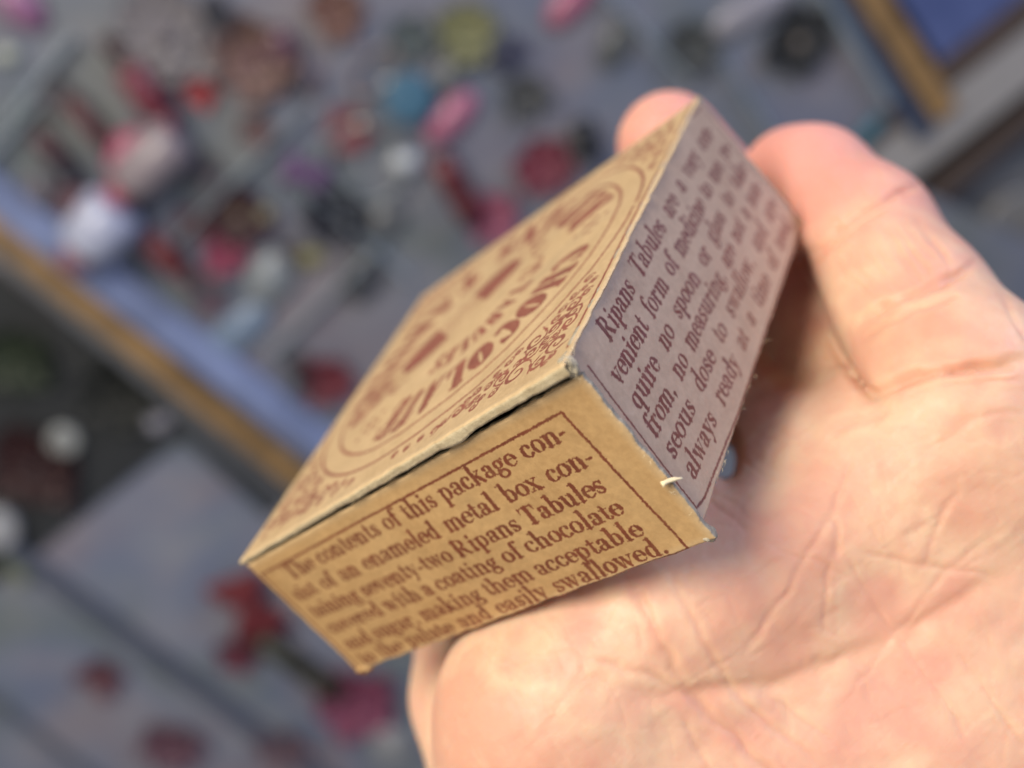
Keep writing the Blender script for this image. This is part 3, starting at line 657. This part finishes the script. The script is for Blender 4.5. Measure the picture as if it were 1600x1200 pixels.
segs += arc_text('CHOCOLATE', 11.9, 5.5, -4, -112.5)
segs += arc_text('RIPANS TABULES', 12.6, 5.2, 22, 214, inward=True)
segs += arc_text('72 TABULES', 6.2, 3.1, 27, -105)
for fa in (12.5, -127):                        # florets of dots
    c = (cx+15.2*math.cos(math.radians(fa)), cy+15.2*math.sin(math.radians(fa)))
    for k in range(9):
        if k == 0: p = c; w = .8
        else:
            a = math.radians(k*45+fa); r = 1.15 if k % 2 else 1.9; p = (c[0]+r*math.cos(a), c[1]+r*math.sin(a)); w = .55
        segs.append((*p, w, p[0]+.05, p[1], w))
# cartouche with solid ends, axis at 43 degrees
ca = math.radians(43); cc = (45*.41, 47.06*.585)
def cart(s, t): return cc[0]+s*math.cos(ca)-t*math.sin(ca), cc[1]+s*math.sin(ca)+t*math.cos(ca)
P = [cart(9.0*math.cos(a), -4.0*math.sin(a)) for a in np.linspace(0, 2*math.pi, 70)]
segs += [(*p, .16, *q, .16) for p, q in zip(P[:-1], P[1:])]
for s0, s1 in ((-8.1, -2.9), (2.9, 8.1)):
    for s in np.linspace(s0, s1, 20):
        hw = 3.9*math.sqrt(max(0, 1-(s/8.7)**4)); a = cart(s, -hw*.9); b = cart(s, hw*.7); segs.append((*a, .55, *b, .55))
for t in (-1.7, -1.1, -.5, .1, .7, 1.3, 1.9):  # fine script-like lines in the middle band
    s = -2.6
    while s < 2.6:
        l = random.uniform(.25, .8); a = cart(s, t+random.uniform(-.12, .12)); b = cart(s+l, t+random.uniform(-.12, .12)); w = random.uniform(.1, .26); segs.append((*a, w, *b, w)); s += l+random.uniform(.15, .35)
for sg in (-1, 1):                             # flourishes beside the cartouche
    for k in range(4):
        segs += spiral(cart(sg*(10.2+1.1*(k % 2)), (k-1.5)*1.7), 1.0, 90*k, 1.1, .34, sg)
    segs += spiral(cart(sg*9.9, -4.2), 1.4, 30, .8, .3, -sg)
# scrollwork between ring and corners
def corner_scroll(x, y, qx, qy):
    out = []
    base = math.degrees(math.atan2(qy, qx))
    for k, (dr, da, R, tn, sg) in enumerate(((24.2, 0, 1.7, 1.4, 1), (26.6, -2.5, 1.3, 1.2, -1), (23.6, 9.5, 1.25, 1.3, -1), (23.6, -9.5, 1.25, 1.3, 1), (26.2, 6.5, 1.1, 1.2, 1), (26, -9, 1.0, 1.1, -1), (23.1, 17.5, .8, 1.2, 1), (23.1, -17.5, .8, 1.2, -1), (28.3, 2.2, .95, 1.2, 1), (25.1, 13.5, .75, 1.1, 1), (25, -15, .75, 1.1, -1), (23, 24, .5, 1, 1), (23, -24, .5, 1, -1), (28.8, -3.2, .8, 1.1, -1), (27.6, 6.8, .7, 1, 1), (27.6, -8, .7, 1, 1))):
        a = math.radians(base+da); out += spiral((cx+dr*math.cos(a), cy+dr*math.sin(a)), R, k*70, tn, .27, sg)
        a2 = math.radians(base+da*.6)
        out.append((cx+(dr-1)*math.cos(a), cy+(dr-1)*math.sin(a), .12, cx+(dr+1.4)*math.cos(a2), cy+(dr+1.4)*math.sin(a2), .34))
    return out
rs = random.Random(11); placed = []
for k in range(9000):                          # scrollwork packed between the outer ring and the margins
    x, y = rs.uniform(1.6, 43.3), rs.uniform(1.9, 45.2); d = math.hypot(x-cx, y-cy)
    R = rs.choice((1.55, 1.2, .9, .62, .45))
    if d-R < 21.9 or x-R < 1.3 or x+R > 43.6 or y-R < 1.6 or y+R > 45.6: continue
    if any(math.hypot(x-a, y-b) < (R+c)*.84 for a, b, c in placed): continue
    placed.append((x, y, R)); a0 = rs.uniform(0, 360); sg = rs.choice((-1, 1))
    segs += spiral((x, y), R, a0, 1.35, .30 if R > .7 else .24, sg)
    if R > .8:
        a = math.radians(a0); segs.append((x+R*math.cos(a), y+R*math.sin(a), .32, x+R*1.5*math.cos(a+sg*-.7), y+R*1.5*math.sin(a+sg*-.7), .12))
        segs.append((x-R*1.0*math.cos(a), y-R*1.0*math.sin(a), .34, x-R*1.4*math.cos(a+.5), y-R*1.4*math.sin(a+.5), .1))
segs = [s for s in segs if 1.3 < s[0] < 43.4 and 1.2 < s[1] < 45.8]
segs += [(44.25, 2.6, .34, 44.35, 46.2, .30)]
# the lid sits 0.1 mm over the walls and bends at its front edge
lN = K['N']-ey*.38; lL = K['L']-ey*.10
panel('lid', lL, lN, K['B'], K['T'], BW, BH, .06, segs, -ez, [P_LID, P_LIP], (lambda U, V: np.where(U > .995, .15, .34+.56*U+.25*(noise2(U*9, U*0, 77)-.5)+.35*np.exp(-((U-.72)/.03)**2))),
      side_mat=lambda U, V: U > .995,
      bulge=lambda U, V: .25*np.sin(np.pi*U)*np.sin(np.pi*V), wear=.55, rough_edge=.10)
# plain back, left and bottom walls
bk = lambda n, a, b, c, d, w, h, nr: panel(n, a, b, c, d, w, h, .4, [], nr, [P_FRONT, P_CORE], .45)
bk('back_panel', K['B']+ez*.8, K['T']+ez*.5, K['Q'], K['T2'], BW, BD, ey)
bk('left_panel', K['L']+ez*.8+ey*.5, K['B']+ez*.8-ey*.5, K['BL']+ey*.5, K['Q']-ey*.5, BH, BD, ex)
bk('bottom_panel', K['BL']-ex*.6+ey*.5-ez*.3, K['R']+ex*.8+ey*.8-ez*.3, K['Q']-ez*.3, K['T2']+ex*.5-ey*.4-ez*.3, BW, BH, ez)
# torn fibres of board
def fibre(p, q, r0, r1, bend=.2, n=7, seg=6):
    p = np.array(p); q = np.array(q); d = q-p; L = np.linalg.norm(d); d /= L
    a = np.cross(d, [0.3, .5, .8]); a /= np.linalg.norm(a); b = np.cross(d, a); V = []; F = []
    for i in range(n):
        t = i/(n-1); c = p+(q-p)*t+a*bend*L*math.sin(math.pi*t)*.5; r = r0+(r1-r0)*t; r *= .75+.5*random.random()
        for k in range(seg):
            th = 2*math.pi*k/seg; V.append(c+a*r*math.cos(th)+b*r*.6*math.sin(th))
    for i in range(n-1):
        for k in range(seg): F.append([i*seg+k, i*seg+(k+1) % seg, (i+1)*seg+(k+1) % seg, (i+1)*seg+k])
    F.append(list(range(seg))[::-1]); F.append([(n-1)*seg+k for k in range(seg)])
    return V, F
FIB = simple('pale_fibre', (.75, .62, .38), .8, scale=900)
p = at(1034, 757, 76.0); q = at(1066, 747, 76.6)
V, F = fibre(p, q, .28, .12, .15)
mesh_obj('torn_fibre', W(V), F, FIB, carton)
V = []; F = []
def addf(v, f):
    b = len(V); V.extend(v); F.extend([[b+i for i in q] for q in f])
for k in range(42):                            # frayed corner and whiskers along the worn edges
    t = random.random()
    c0, c1 = random.choice([(sR, K['T2']), (K['N']+ez*.4, K['L']+ez*.5), (K['R'], K['N']), (K['N'], K['N']+ey*2)])
    if c0 is not sR and random.random() < .35: c0, c1 = K['N']-ey*.1, K['N']+ez*1.6+ex*.3
    c = c0+(c1-c0)*t*(.55 if c0 is sR else 1); d = rng.normal(0, 1, 3); d /= np.linalg.norm(d); L = random.uniform(.25, .8)
    addf(*fibre(c, c+d*L, random.uniform(.012, .03), .008, .4, 5, 4))
mesh_obj('frayed_fibres', W(V), F, FIB, carton)
# crumpled torn tip where lid, front and side meet
def lump(c, rad, seed, n=14):
    V = []; F = []
    for i in range(n+1):
        th = math.pi*i/n
        for k in range(2*n):
            ph = math.pi*k/n; d = np.array([math.sin(th)*math.cos(ph), math.sin(th)*math.sin(ph), math.cos(th)])
            r = 1+.5*(noise2(np.array([d[0]*2.2+seed]), np.array([d[1]*2.2+d[2]*2]), seed)[0]-.5)+.35*(noise2(np.array([d[0]*6+seed]), np.array([d[1]*6+d[2]*5]), seed+3)[0]-.5)
            V.append(c+(ex*d[0]*rad[0]+ey*d[1]*rad[1]+ez*d[2]*rad[2])*r)
    for i in range(n):
        for k in range(2*n): F.append([i*2*n+k, i*2*n+(k+1) % (2*n), (i+1)*2*n+(k+1) % (2*n), (i+1)*2*n+k])
    return V, F
V, F = lump(K['N']+ez*.7+ey*.35+ex*.45, (.7, .5, .75), 3); mesh_obj('torn_corner', W(V), F, P_CORE, carton)
V, F = lump(K['BL']+ez*.15+ey*.5-ex*1.1, (1.2, .8, .5), 8); mesh_obj('torn_corner', W(V), F, P_FRONT, carton)
V, F = lump(K['R']+ez*.1+ey*.6+ex*.5, (.5, .6, .6), 14); mesh_obj('torn_corner', W(V), F, P_CORE, carton)

# ------------------------------------------------------------------ the hand
def rc(P, a, b, r1, r2):                       # rounded cone distance
    ba = b-a; l = np.linalg.norm(ba); t = np.clip(((P-a)@ba)/(l*l), 0, 1)
    return np.linalg.norm(P-a-t[..., None]*ba, axis=-1)-(r1+(r2-r1)*t)
def smin(a, b, k):
    h = np.clip(.5+.5*(b-a)/k, 0, 1); return b*(1-h)+a*h-k*h*(1-h)
vox = .55
lo = np.array([-16., -46., 62.]); hi = np.array([78., 150., 176.])
nx_, ny_, nz_ = ((hi-lo)/vox).astype(int)
gx = (lo[0]+np.arange(nx_)*vox).astype(np.float32); gy = (lo[1]+np.arange(ny_)*vox).astype(np.float32); gz = (lo[2]+np.arange(nz_)*vox).astype(np.float32)
FA = np.full((nx_, ny_, nz_), 30., np.float32)
def chain(field, pts, k, pad=9):
    """pts: (px, py, depth, radius) along the limb, merged smoothly into the field"""
    C = [at(*p[:3]) for p in pts]; R = [p[3] for p in pts]
    cl = np.min([c-r for c, r in zip(C, R)], 0)-pad; ch = np.max([c+r for c, r in zip(C, R)], 0)+pad
    i0 = np.clip(((cl-lo)/vox).astype(int), 0, None); i1 = np.minimum(((ch-lo)/vox).astype(int)+1, [nx_, ny_, nz_])
    if np.any(i1 <= i0): return
    sl = tuple(slice(a, b) for a, b in zip(i0, i1))
    P = np.stack(np.meshgrid(gx[sl[0]], gy[sl[1]], gz[sl[2]], indexing='ij'), -1)
    d = None
    for j in range(len(C)-1):
        e = rc(P, C[j].astype(np.float32), C[j+1].astype(np.float32), R[j], R[j+1]); d = e if d is None else smin(d, e, 2.)
    field[sl] = smin(field[sl], d, k) if k > 0 else np.minimum(field[sl], d)
# palm
for c in (
    [(1520, 720, 100, 11), (1560, 1100, 101, 14), (1560, 1700, 106, 18), (1450, 2500, 112, 20)],
    [(1390, 770, 101, 11), (1380, 1150, 102, 14), (1350, 1700, 106, 18), (1350, 2500, 112, 21)],
    [(1260, 850, 101, 11), (1240, 1200, 101, 13.5), (1230, 1700, 106, 18)],
    [(1090, 970, 97, 11), (1100, 1300, 100, 13), (1150, 1800, 106, 18)],
    [(880, 1125, 99, 10.5), (900, 1480, 102, 14.5), (1080, 2000, 108, 19), (1250, 2500, 112, 20)],
    [(1010, 1000, 99, 10), (880, 1125, 99, 10.5)],
    [(1350, 2500, 112, 23), (1420, 3100, 125, 27)],
    [(1720, 820, 108, 12), (1700, 1300, 108, 15)],
): chain(FA, c, 7)
# thumb root and thumb going up behind the box
T_ = np.full_like(FA, 30.)
chain(T_, [(860, 1350, 112, 11), (748, 1090, 119, 7.4), (752, 960, 124, 7.6), (800, 800, 142, 7.6), (860, 690, 158, 7.2)], 3)
FA = smin(FA, T_, 3.); 
# fingers
F1_ = np.full_like(FA, 30.); chain(F1_, [(1240, 282, 124, 6.3), (1266, 296, 121, 7.0), (1350, 364, 113, 7.0), (1420, 484, 104, 7.6), (1492, 605, 98, 9.0), (1540, 740, 99, 11)], 2)
F2_ = np.full_like(FA, 30.); chain(F2_, [(1046, 226, 131, 6.5), (1160, 375, 131, 7.4), (1262, 500, 125, 7.8), (1325, 620, 114, 8.4), (1390, 770, 103, 11)], 2)
F3_ = np.full_like(FA, 30.); chain(F3_, [(1260, 740, 108, 9), (1195, 620, 124, 8), (1040, 500, 142, 7.5), (930, 430, 152, 7)], 2)
F4_ = np.full_like(FA, 30.); chain(F4_, [(1090, 960, 99, 10), (1000, 850, 113, 8.6), (850, 700, 135, 8), (770, 630, 158, 7)], 2)
F2_ += 0.
fing = np.minimum(np.minimum(F1_, F2_), np.minimum(F3_, F4_))
FA = smin(FA, fing, 3.2)
del T_, F1_, F2_, F3_, F4_, fing
# swellings of the flesh
Pg = None
def blob(px, py, d, r, amt, sgn=-1):
    global FA
    c = at(px, py, d); i0 = np.clip(((c-r*2.2-lo)/vox).astype(int), 0, None); i1 = np.minimum(((c+r*2.2-lo)/vox).astype(int)+1, [nx_, ny_, nz_])
    sl = tuple(slice(a, b) for a, b in zip(i0, i1)); P = np.stack(np.meshgrid(gx[sl[0]], gy[sl[1]], gz[sl[2]], indexing='ij'), -1)
    FA[sl] += sgn*amt*np.exp(-((P-c)**2).sum(-1)/(r*r)).astype(np.float32)
blob(1440, 700, 88, 8, 1.3); blob(1570, 670, 88, 8, 1.0); blob(860, 1080, 89, 9, 1.3); blob(1250, 860, 89, 7, .9); blob(1500, 1130, 87, 12, 1.2)
blob(1200, 1060, 87, 7, 1.4, 1); blob(1380, 1000, 87, 6, 1.0, 1); blob(1060, 1120, 86, 6, .8, 1)
# gap between two fingers beside the box
g0 = at(1146, 724, 60); g1 = at(1146, 724, 190)
i0, i1 = int((5-lo[0])/vox), int((60-lo[0])/vox)
P = np.stack(np.meshgrid(gx[i0:i1], gy[:int((45-lo[1])/vox)], gz, indexing='ij'), -1)
zz = P[..., 2]; dd = np.hypot((P[..., 0]-(1134-800)/FPX*zz)*1.15, (P[..., 1]-(722-600)/FPX*zz)*.62)-1.0*zz/90
sl = (slice(i0, i1), slice(0, int((45-lo[1])/vox)))
FA[sl] = -smin(-FA[sl], dd.astype(np.float32), 1.6)
# deep fold between the two visible fingers, narrowing towards the web
FOLD = np.array([(1254, 398), (1262, 430), (1273, 468), (1290, 510), (1311, 550), (1338, 590), (1372, 626)], float)
a0 = ((np.array([18., -16., 84.])-lo)/vox).astype(int); a1 = ((np.array([46., 8., 121.])-lo)/vox).astype(int)
sl = tuple(slice(p, q) for p, q in zip(a0, a1)); P = np.stack(np.meshgrid(gx[sl[0]], gy[sl[1]], gz[sl[2]], indexing='ij'), -1)
pp = np.stack([800+FPX*P[..., 0]/P[..., 2], 600+FPX*P[..., 1]/P[..., 2]], -1); best = np.full(P.shape[:3], 1e9); tt = np.zeros(P.shape[:3])
for i, (p, q) in enumerate(zip(FOLD[:-1], FOLD[1:])):
    t = np.clip(((pp-p)@(q-p))/((q-p)@(q-p)), 0, 1); d = np.linalg.norm(pp-p-t[..., None]*(q-p), axis=-1); k = d < best
    best = np.where(k, d, best); tt = np.where(k, (i+t)/(len(FOLD)-1), tt)
zc = 117-tt*17                                  # depth of the fold's floor
dd = np.maximum(best*P[..., 2]/FPX-(.62-.42*tt), (P[..., 2]-zc-2.5)*.8)
FA[sl] = -smin(-FA[sl], dd.astype(np.float32), 1.3)
# press against the box
P = np.stack(np.meshgrid(gx, gy, gz, indexing='ij'), -1).reshape(-1, 3)
rel = P-K['N'].astype(np.float32)
bx = rel@np.stack([ex, ey, ez], 1).astype(np.float32)
db = np.max(np.stack([-bx[:, 0]-.1, bx[:, 0]-45.2, -bx[:, 1]-.1, bx[:, 1]-47.3, -bx[:, 2], bx[:, 2]-17.6]), 0).reshape(FA.shape)
del P, rel, bx
FA = -smin(-FA, db, .8)
del db
# cut the forearm flat beyond the frame
FA = np.maximum(FA, (gy[None, :, None]-148))
grid = openvdb.FloatGrid(); grid.background = 5.
grid.copyFromArray(np.ascontiguousarray(np.clip(FA, -5, 5), dtype=np.float32))
_r = grid.convertToPolygons(0.); pts, quads = _r[0], _r[-1]
pts = np.array(pts)*vox+lo; quads = np.array(quads).astype(np.int64)
def qnormals(p, q):
    n = np.cross(p[q[:, 2]]-p[q[:, 0]], p[q[:, 3]]-p[q[:, 1]]); v = np.zeros_like(p)
    for k in range(4): np.add.at(v, q[:, k], n)
    return v/np.maximum(np.linalg.norm(v, axis=1), 1e-9)[:, None]
def relax(p, q, it, lam=.5):
    for _ in range(it):
        s = np.zeros_like(p); c = np.zeros(len(p))
        for k in range(4):
            np.add.at(s, q[:, k], p[q[:, (k+1) % 4]]+p[q[:, (k+3) % 4]]); np.add.at(c, q[:, k], 2)
        p = p*(1-lam)+lam*s/c[:, None]
    return p
# keep the largest connected piece
par = np.arange(len(pts))
for _ in range(200):
    m0 = par[quads].min(1); new = par.copy()
    for k in range(4): np.minimum.at(new, quads[:, k], m0)
    new = new[new]
    if (new == par).all(): break
    par = new
ids, cnt = np.unique(par[quads[:, 0]], return_counts=True); keep = par[quads[:, 0]] == ids[cnt.argmax()]
quads = quads[keep]; used = np.unique(quads); rm = np.full(len(pts), -1); rm[used] = np.arange(len(used)); pts = pts[used]; quads = rm[quads]
pts = relax(pts, quads, 4)
nr = qnormals(pts, quads)
# orientation outward: gradient points away from the flesh
gi = np.clip(((pts+nr*1.2-lo)/vox).astype(int), 0, np.array(FA.shape)-1)
gj = np.clip(((pts-nr*1.2-lo)/vox).astype(int), 0, np.array(FA.shape)-1)
if np.mean(FA[gi[:, 0], gi[:, 1], gi[:, 2]] > FA[gj[:, 0], gj[:, 1], gj[:, 2]]) < .5: quads = quads[:, ::-1]; nr = -nr
# finer mesh (two midpoint levels) where the palm side is seen; triangles close the border
def pix(p): return np.stack([800+FPX*p[:, 0]/p[:, 2], 600+FPX*p[:, 1]/p[:, 2]], 1)
def subdivide(p, q):
    E = np.sort(np.stack([q, np.roll(q, -1, 1)], -1).reshape(-1, 2), 1)
    key = E[:, 0]*len(p)+E[:, 1]; u, inv = np.unique(key, return_inverse=True); a = u//len(p); b = u % len(p)
    mid = (p[a]+p[b])/2; fc = p[q].mean(1); eid = len(p)+inv.reshape(-1, 4); fid = len(p)+len(u)+np.arange(len(q))
    nq = np.concatenate([np.stack([q[:, k], eid[:, k], fid, eid[:, (k+3) % 4]], 1) for k in range(4)])
    return np.concatenate([p, mid, fc]), nq
px = pix(pts); fc = px[quads].mean(1); fcz = pts[quads].mean(1)
vis = (fc[:, 0] > 560) & (fc[:, 0] < 1720) & (fc[:, 1] > 90) & (fc[:, 1] < 1320) & ((nr[quads].mean(1)*fcz).sum(1) < 12)
del FA
# conforming: subdivide everything once, then the seen part once more with its border snapped
pts, quads = subdivide(pts, quads); pts = relax(pts, quads, 2)
px = pix(pts); nr = qnormals(pts, quads)
# -- creases of the palm side, traced as lines on the skin (photo pixels), width and depth in mm
CR = [  # (points, half width mm, depth mm)
 ([(1268, 404), (1290, 380), (1345, 328), (1420, 291), (1450, 285)], .42, .75), ([(1262, 425), (1290, 398), (1350, 345), (1400, 318)], .35, .35),
 ([(1338, 515), (1362, 494), (1420, 462), (1470, 440), (1530, 412)], .50, .8), ([(1345, 530), (1380, 505), (1440, 480), (1500, 458)], .38, .35),
 ([(1346, 604), (1372, 618), (1395, 604), (1440, 588), (1500, 577), (1610, 565)], .6, .9), ([(1400, 622), (1500, 600), (1610, 590)], .3, .12),
 ([(960, 1084), (1010, 1088), (1080, 1080), (1180, 1078), (1290, 1040), (1380, 1000), (1450, 968), (1530, 920), (1610, 872)], .95, .42),
 ([(972, 890), (1000, 930), (1035, 1010), (1075, 1080), (1130, 1135), (1200, 1200), (1260, 1260)], .5, .36),
 ([(1045, 880), (1060, 930), (1100, 1000), (1150, 1090), (1220, 1150), (1300, 1205)], .42, .26),
 ([(900, 1025), (960, 1040), (1020, 1055), (1075, 1085), (1110, 1130)], .4, .24),
 ([(1340, 690), (1300, 800), (1250, 890), (1180, 1000), (1150, 1040)], .35, .2), ([(1300, 808), (1310, 845), (1304, 872)], .4, .3),
 ([(1300, 870), (1288, 930), (1290, 990)], .3, .18), ([(1304, 840), (1340, 900), (1400, 990), (1450, 1060), (1520, 1170)], .3, .16),
 ([(1330, 862), (1400, 875), (1500, 890), (1570, 905)], .35, .2), ([(1500, 760), (1460, 830), (1440, 890)], .3, .18), ([(1600, 800), (1500, 870), (1430, 950), (1300, 1120)], .3, .14),
 ([(1180, 1078), (1240, 1110), (1330, 1190)], .3, .15), ([(1060, 1110), (1100, 1190), (1140, 1260)], .35, .2), ([(1490, 1010), (1550, 1090), (1610, 1180)], .3, .16),
 ([(680, 1200), (760, 1060), (800, 1000)], .25, .06), ([(790, 1220), (880, 1100), (930, 1010)], .25, .06),
 ([(1280, 700), (1330, 660), (1400, 640)], .3, .1), ([(1450, 700), (1530, 650), (1610, 640)], .3, .12), ([(1560, 440), (1580, 500), (1610, 540)], .35, .2),
]
r2 = random.Random(5)
for k in range(13):                            # lengthwise wrinkles of the finger
    t = r2.random(); x = 1290+t*150; y = 400-t*75+r2.uniform(-5, 25); CR.append(([(x, y), (x+28, y+36), (x+r2.uniform(55, 66), y+r2.uniform(68, 84))], .22, r2.uniform(.12, .24)))
for k in range(9):
    x = r2.uniform(1210, 1370); y = r2.uniform(215, 300); CR.append(([(x, y), (x+20, y+32), (x+44, y+55)], .3, r2.uniform(.06, .14)))
for k in range(340):                           # fine net of lines over the palm
    x = r2.uniform(680, 1620); y = r2.uniform(640, 1230); a = r2.choice([-.9, -.65, .6, .9, 1.2, .2])+r2.gauss(0, .18); L = r2.uniform(30, 170)
    CR.append(([(x, y), (x+L*.5*math.cos(a)+r2.uniform(-6, 6), y+L*.5*math.sin(a)), (x+L*math.cos(a+.15), y+L*math.sin(a+.15))], r2.uniform(.14, .26), r2.uniform(.02, .085)))
def crease_eval(px, dep, idx):
    dz = np.zeros(len(px)); red = np.zeros(len(px)); mmpp = dep/FPX
    for pl, w, dp in CR:
        pl = np.array(pl, float)
        # smooth the polyline
        for _ in range(2):
            if len(pl) > 2: q = np.empty((2*len(pl)-2, 2)); q[0] = pl[0]; q[-1] = pl[-1]; q[1:-1:2] = pl[:-2]*.25*0+(.25*pl[:-2]+.75*pl[1:-1]); q[2:-1:2] = .75*pl[1:-1]+.25*pl[2:]; pl = q
        lo_, hi_ = pl.min(0)-40, pl.max(0)+40
        s = np.where((px[:, 0] > lo_[0]) & (px[:, 0] < hi_[0]) & (px[:, 1] > lo_[1]) & (px[:, 1] < hi_[1]) & idx)[0]
        if not len(s): continue
        X = px[s]; best = np.full(len(s), 1e9); tt = np.zeros(len(s)); seg = np.linalg.norm(np.diff(pl, axis=0), axis=1); cum = np.r_[0, np.cumsum(seg)]
        wob = np.stack([noise2(X[:, 0]*.04, X[:, 1]*.04, 61)-.5, noise2(X[:, 0]*.04+7, X[:, 1]*.04, 62)-.5], 1)*9
        Xw_ = X+wob
        for a, b, l, c in zip(pl[:-1], pl[1:], seg, cum):
            t = np.clip(((Xw_-a)@(b-a))/(l*l+1e-9), 0, 1); d = np.linalg.norm(Xw_-a-t[:, None]*(b-a), axis=1); k = d < best; best[k] = d[k]; tt[k] = (c+t[k]*l)/cum[-1]
        ends = np.clip(np.minimum(tt, 1-tt)*7, 0, 1)
        dm = best*mmpp[s]*1.35
        prof = np.exp(-(dm/w)**2)*ends*(.6+.8*noise2(X[:, 0]*.03, X[:, 1]*.03, 63))
        ridge = -.13*np.exp(-((dm-w*2.1)/(w*1.0))**2)*ends
        dz[s] += .62*dp*(prof+ridge); red[s] = np.maximum(red[s], prof*min(1, dp*2.2)+.45*np.exp(-(dm/(w*3))**2)*ends*min(1, dp*2))
    return dz, red
front = ((nr*pts).sum(1) < 0) & (pts[:, 2] < 140)
dz, red = crease_eval(px, pts[:, 2], front)
face = np.clip(-(nr*pts).sum(1)/np.linalg.norm(pts, axis=1)*2.2, 0, 1)
mic = (noise2(px[:, 0]*.09, px[:, 1]*.09, 71)-.5)*.045+(noise2(px[:, 0]*.03, px[:, 1]*.03, 72)-.5)*.18
pts = pts-nr*((dz+mic)*face)[:, None]
# colour masks that belong to the skin: rosy finger ends, yellowish palm, redder mounds
tipm = np.clip(1-np.linalg.norm(pts-at(1262, 260, 118), axis=1)/22, 0, 1)+np.clip(1-np.linalg.norm(pts-at(1046, 226, 128), axis=1)/16, 0, 1)
mot = noise3(pts, .12, 81)*.6+noise3(pts, .4, 82)*.4
m = NT('skin')
mo = m.attr('mottle'); base = m.ramp(mo, [(.30, (.60, .325, .225)), (.5, (.66, .435, .295)), (.68, (.61, .325, .235))])
base = m.mix(m.math('MULTIPLY', m.attr('rosy'), .85), base, (.66, .285, .24))
base = m.mix(m.math('MULTIPLY', m.attr('crease'), .38), base, (.60, .29, .18))
vn = m.noise(700, 4, .6); base = m.mix(m.math('MULTIPLY', m.ramp(vn, [(.45, (0,)*3), (.7, (1,)*3)]), .28), base, (.62, .28, .20))
fr = m.noise(2600, 2, .5)
m.l(base, m.b.inputs['Base Color'])
m.b.inputs['Subsurface Weight'].default_value = .55; m.b.inputs['Subsurface Radius'].default_value = (1, .38, .2); m.b.inputs['Subsurface Scale'].default_value = .0028
m.l(m.ramp(m.noise(900, 3), [(.3, (.46,)*3), (.7, (.64,)*3)]), m.b.inputs['Roughness']); m.b.inputs['Specular IOR Level'].default_value = .45
vor = m.n('ShaderNodeTexVoronoi', feature='DISTANCE_TO_EDGE', inp={'Scale': 2100}); 
mp = m.n('ShaderNodeMapping'); mp.inputs['Rotation'].default_value = (0, 0, .8); mp.inputs['Scale'].default_value = (1, .45, 1); m.l(m.tex(), mp.inputs['Vector']); m.l(mp.outputs[0], vor.inputs['Vector'])
nb = None
for rot, sc_, st in (((.3, .2, .9), 1500, .30), ((.1, .5, -.6), 1900, .26), ((.4, 0, 2.0), 900, .22)):
    mp = m.n('ShaderNodeMapping'); mp.inputs['Rotation'].default_value = rot; mp.inputs['Scale'].default_value = (1, .16, .5); m.l(m.tex(), mp.inputs['Vector'])
    nb = m.bump(m.noise(sc_, 3, .6, mp.outputs[0]), st, .00011, nb)
nb = m.bump(m.ramp(vor.outputs[0], [(0, (0,)*3), (.12, (1,)*3)]), .07, .00006, nb)
m.l(nb, m.b.inputs['Normal'])
SKIN = m.m
hand = mesh_obj('person', W(pts), None, SKIN, None, True, attrs={'rosy': np.clip(tipm*1.3, 0, 1), 'crease': np.clip(red, 0, 1), 'mottle': mot}, quads=quads)
tag(hand, 'open left hand, palm up, holding the small tan box against its fingers', 'person')
for o in bpy.data.objects:
    if '_o' in o.keys(): del o['_o']
print('hand verts', len(pts))
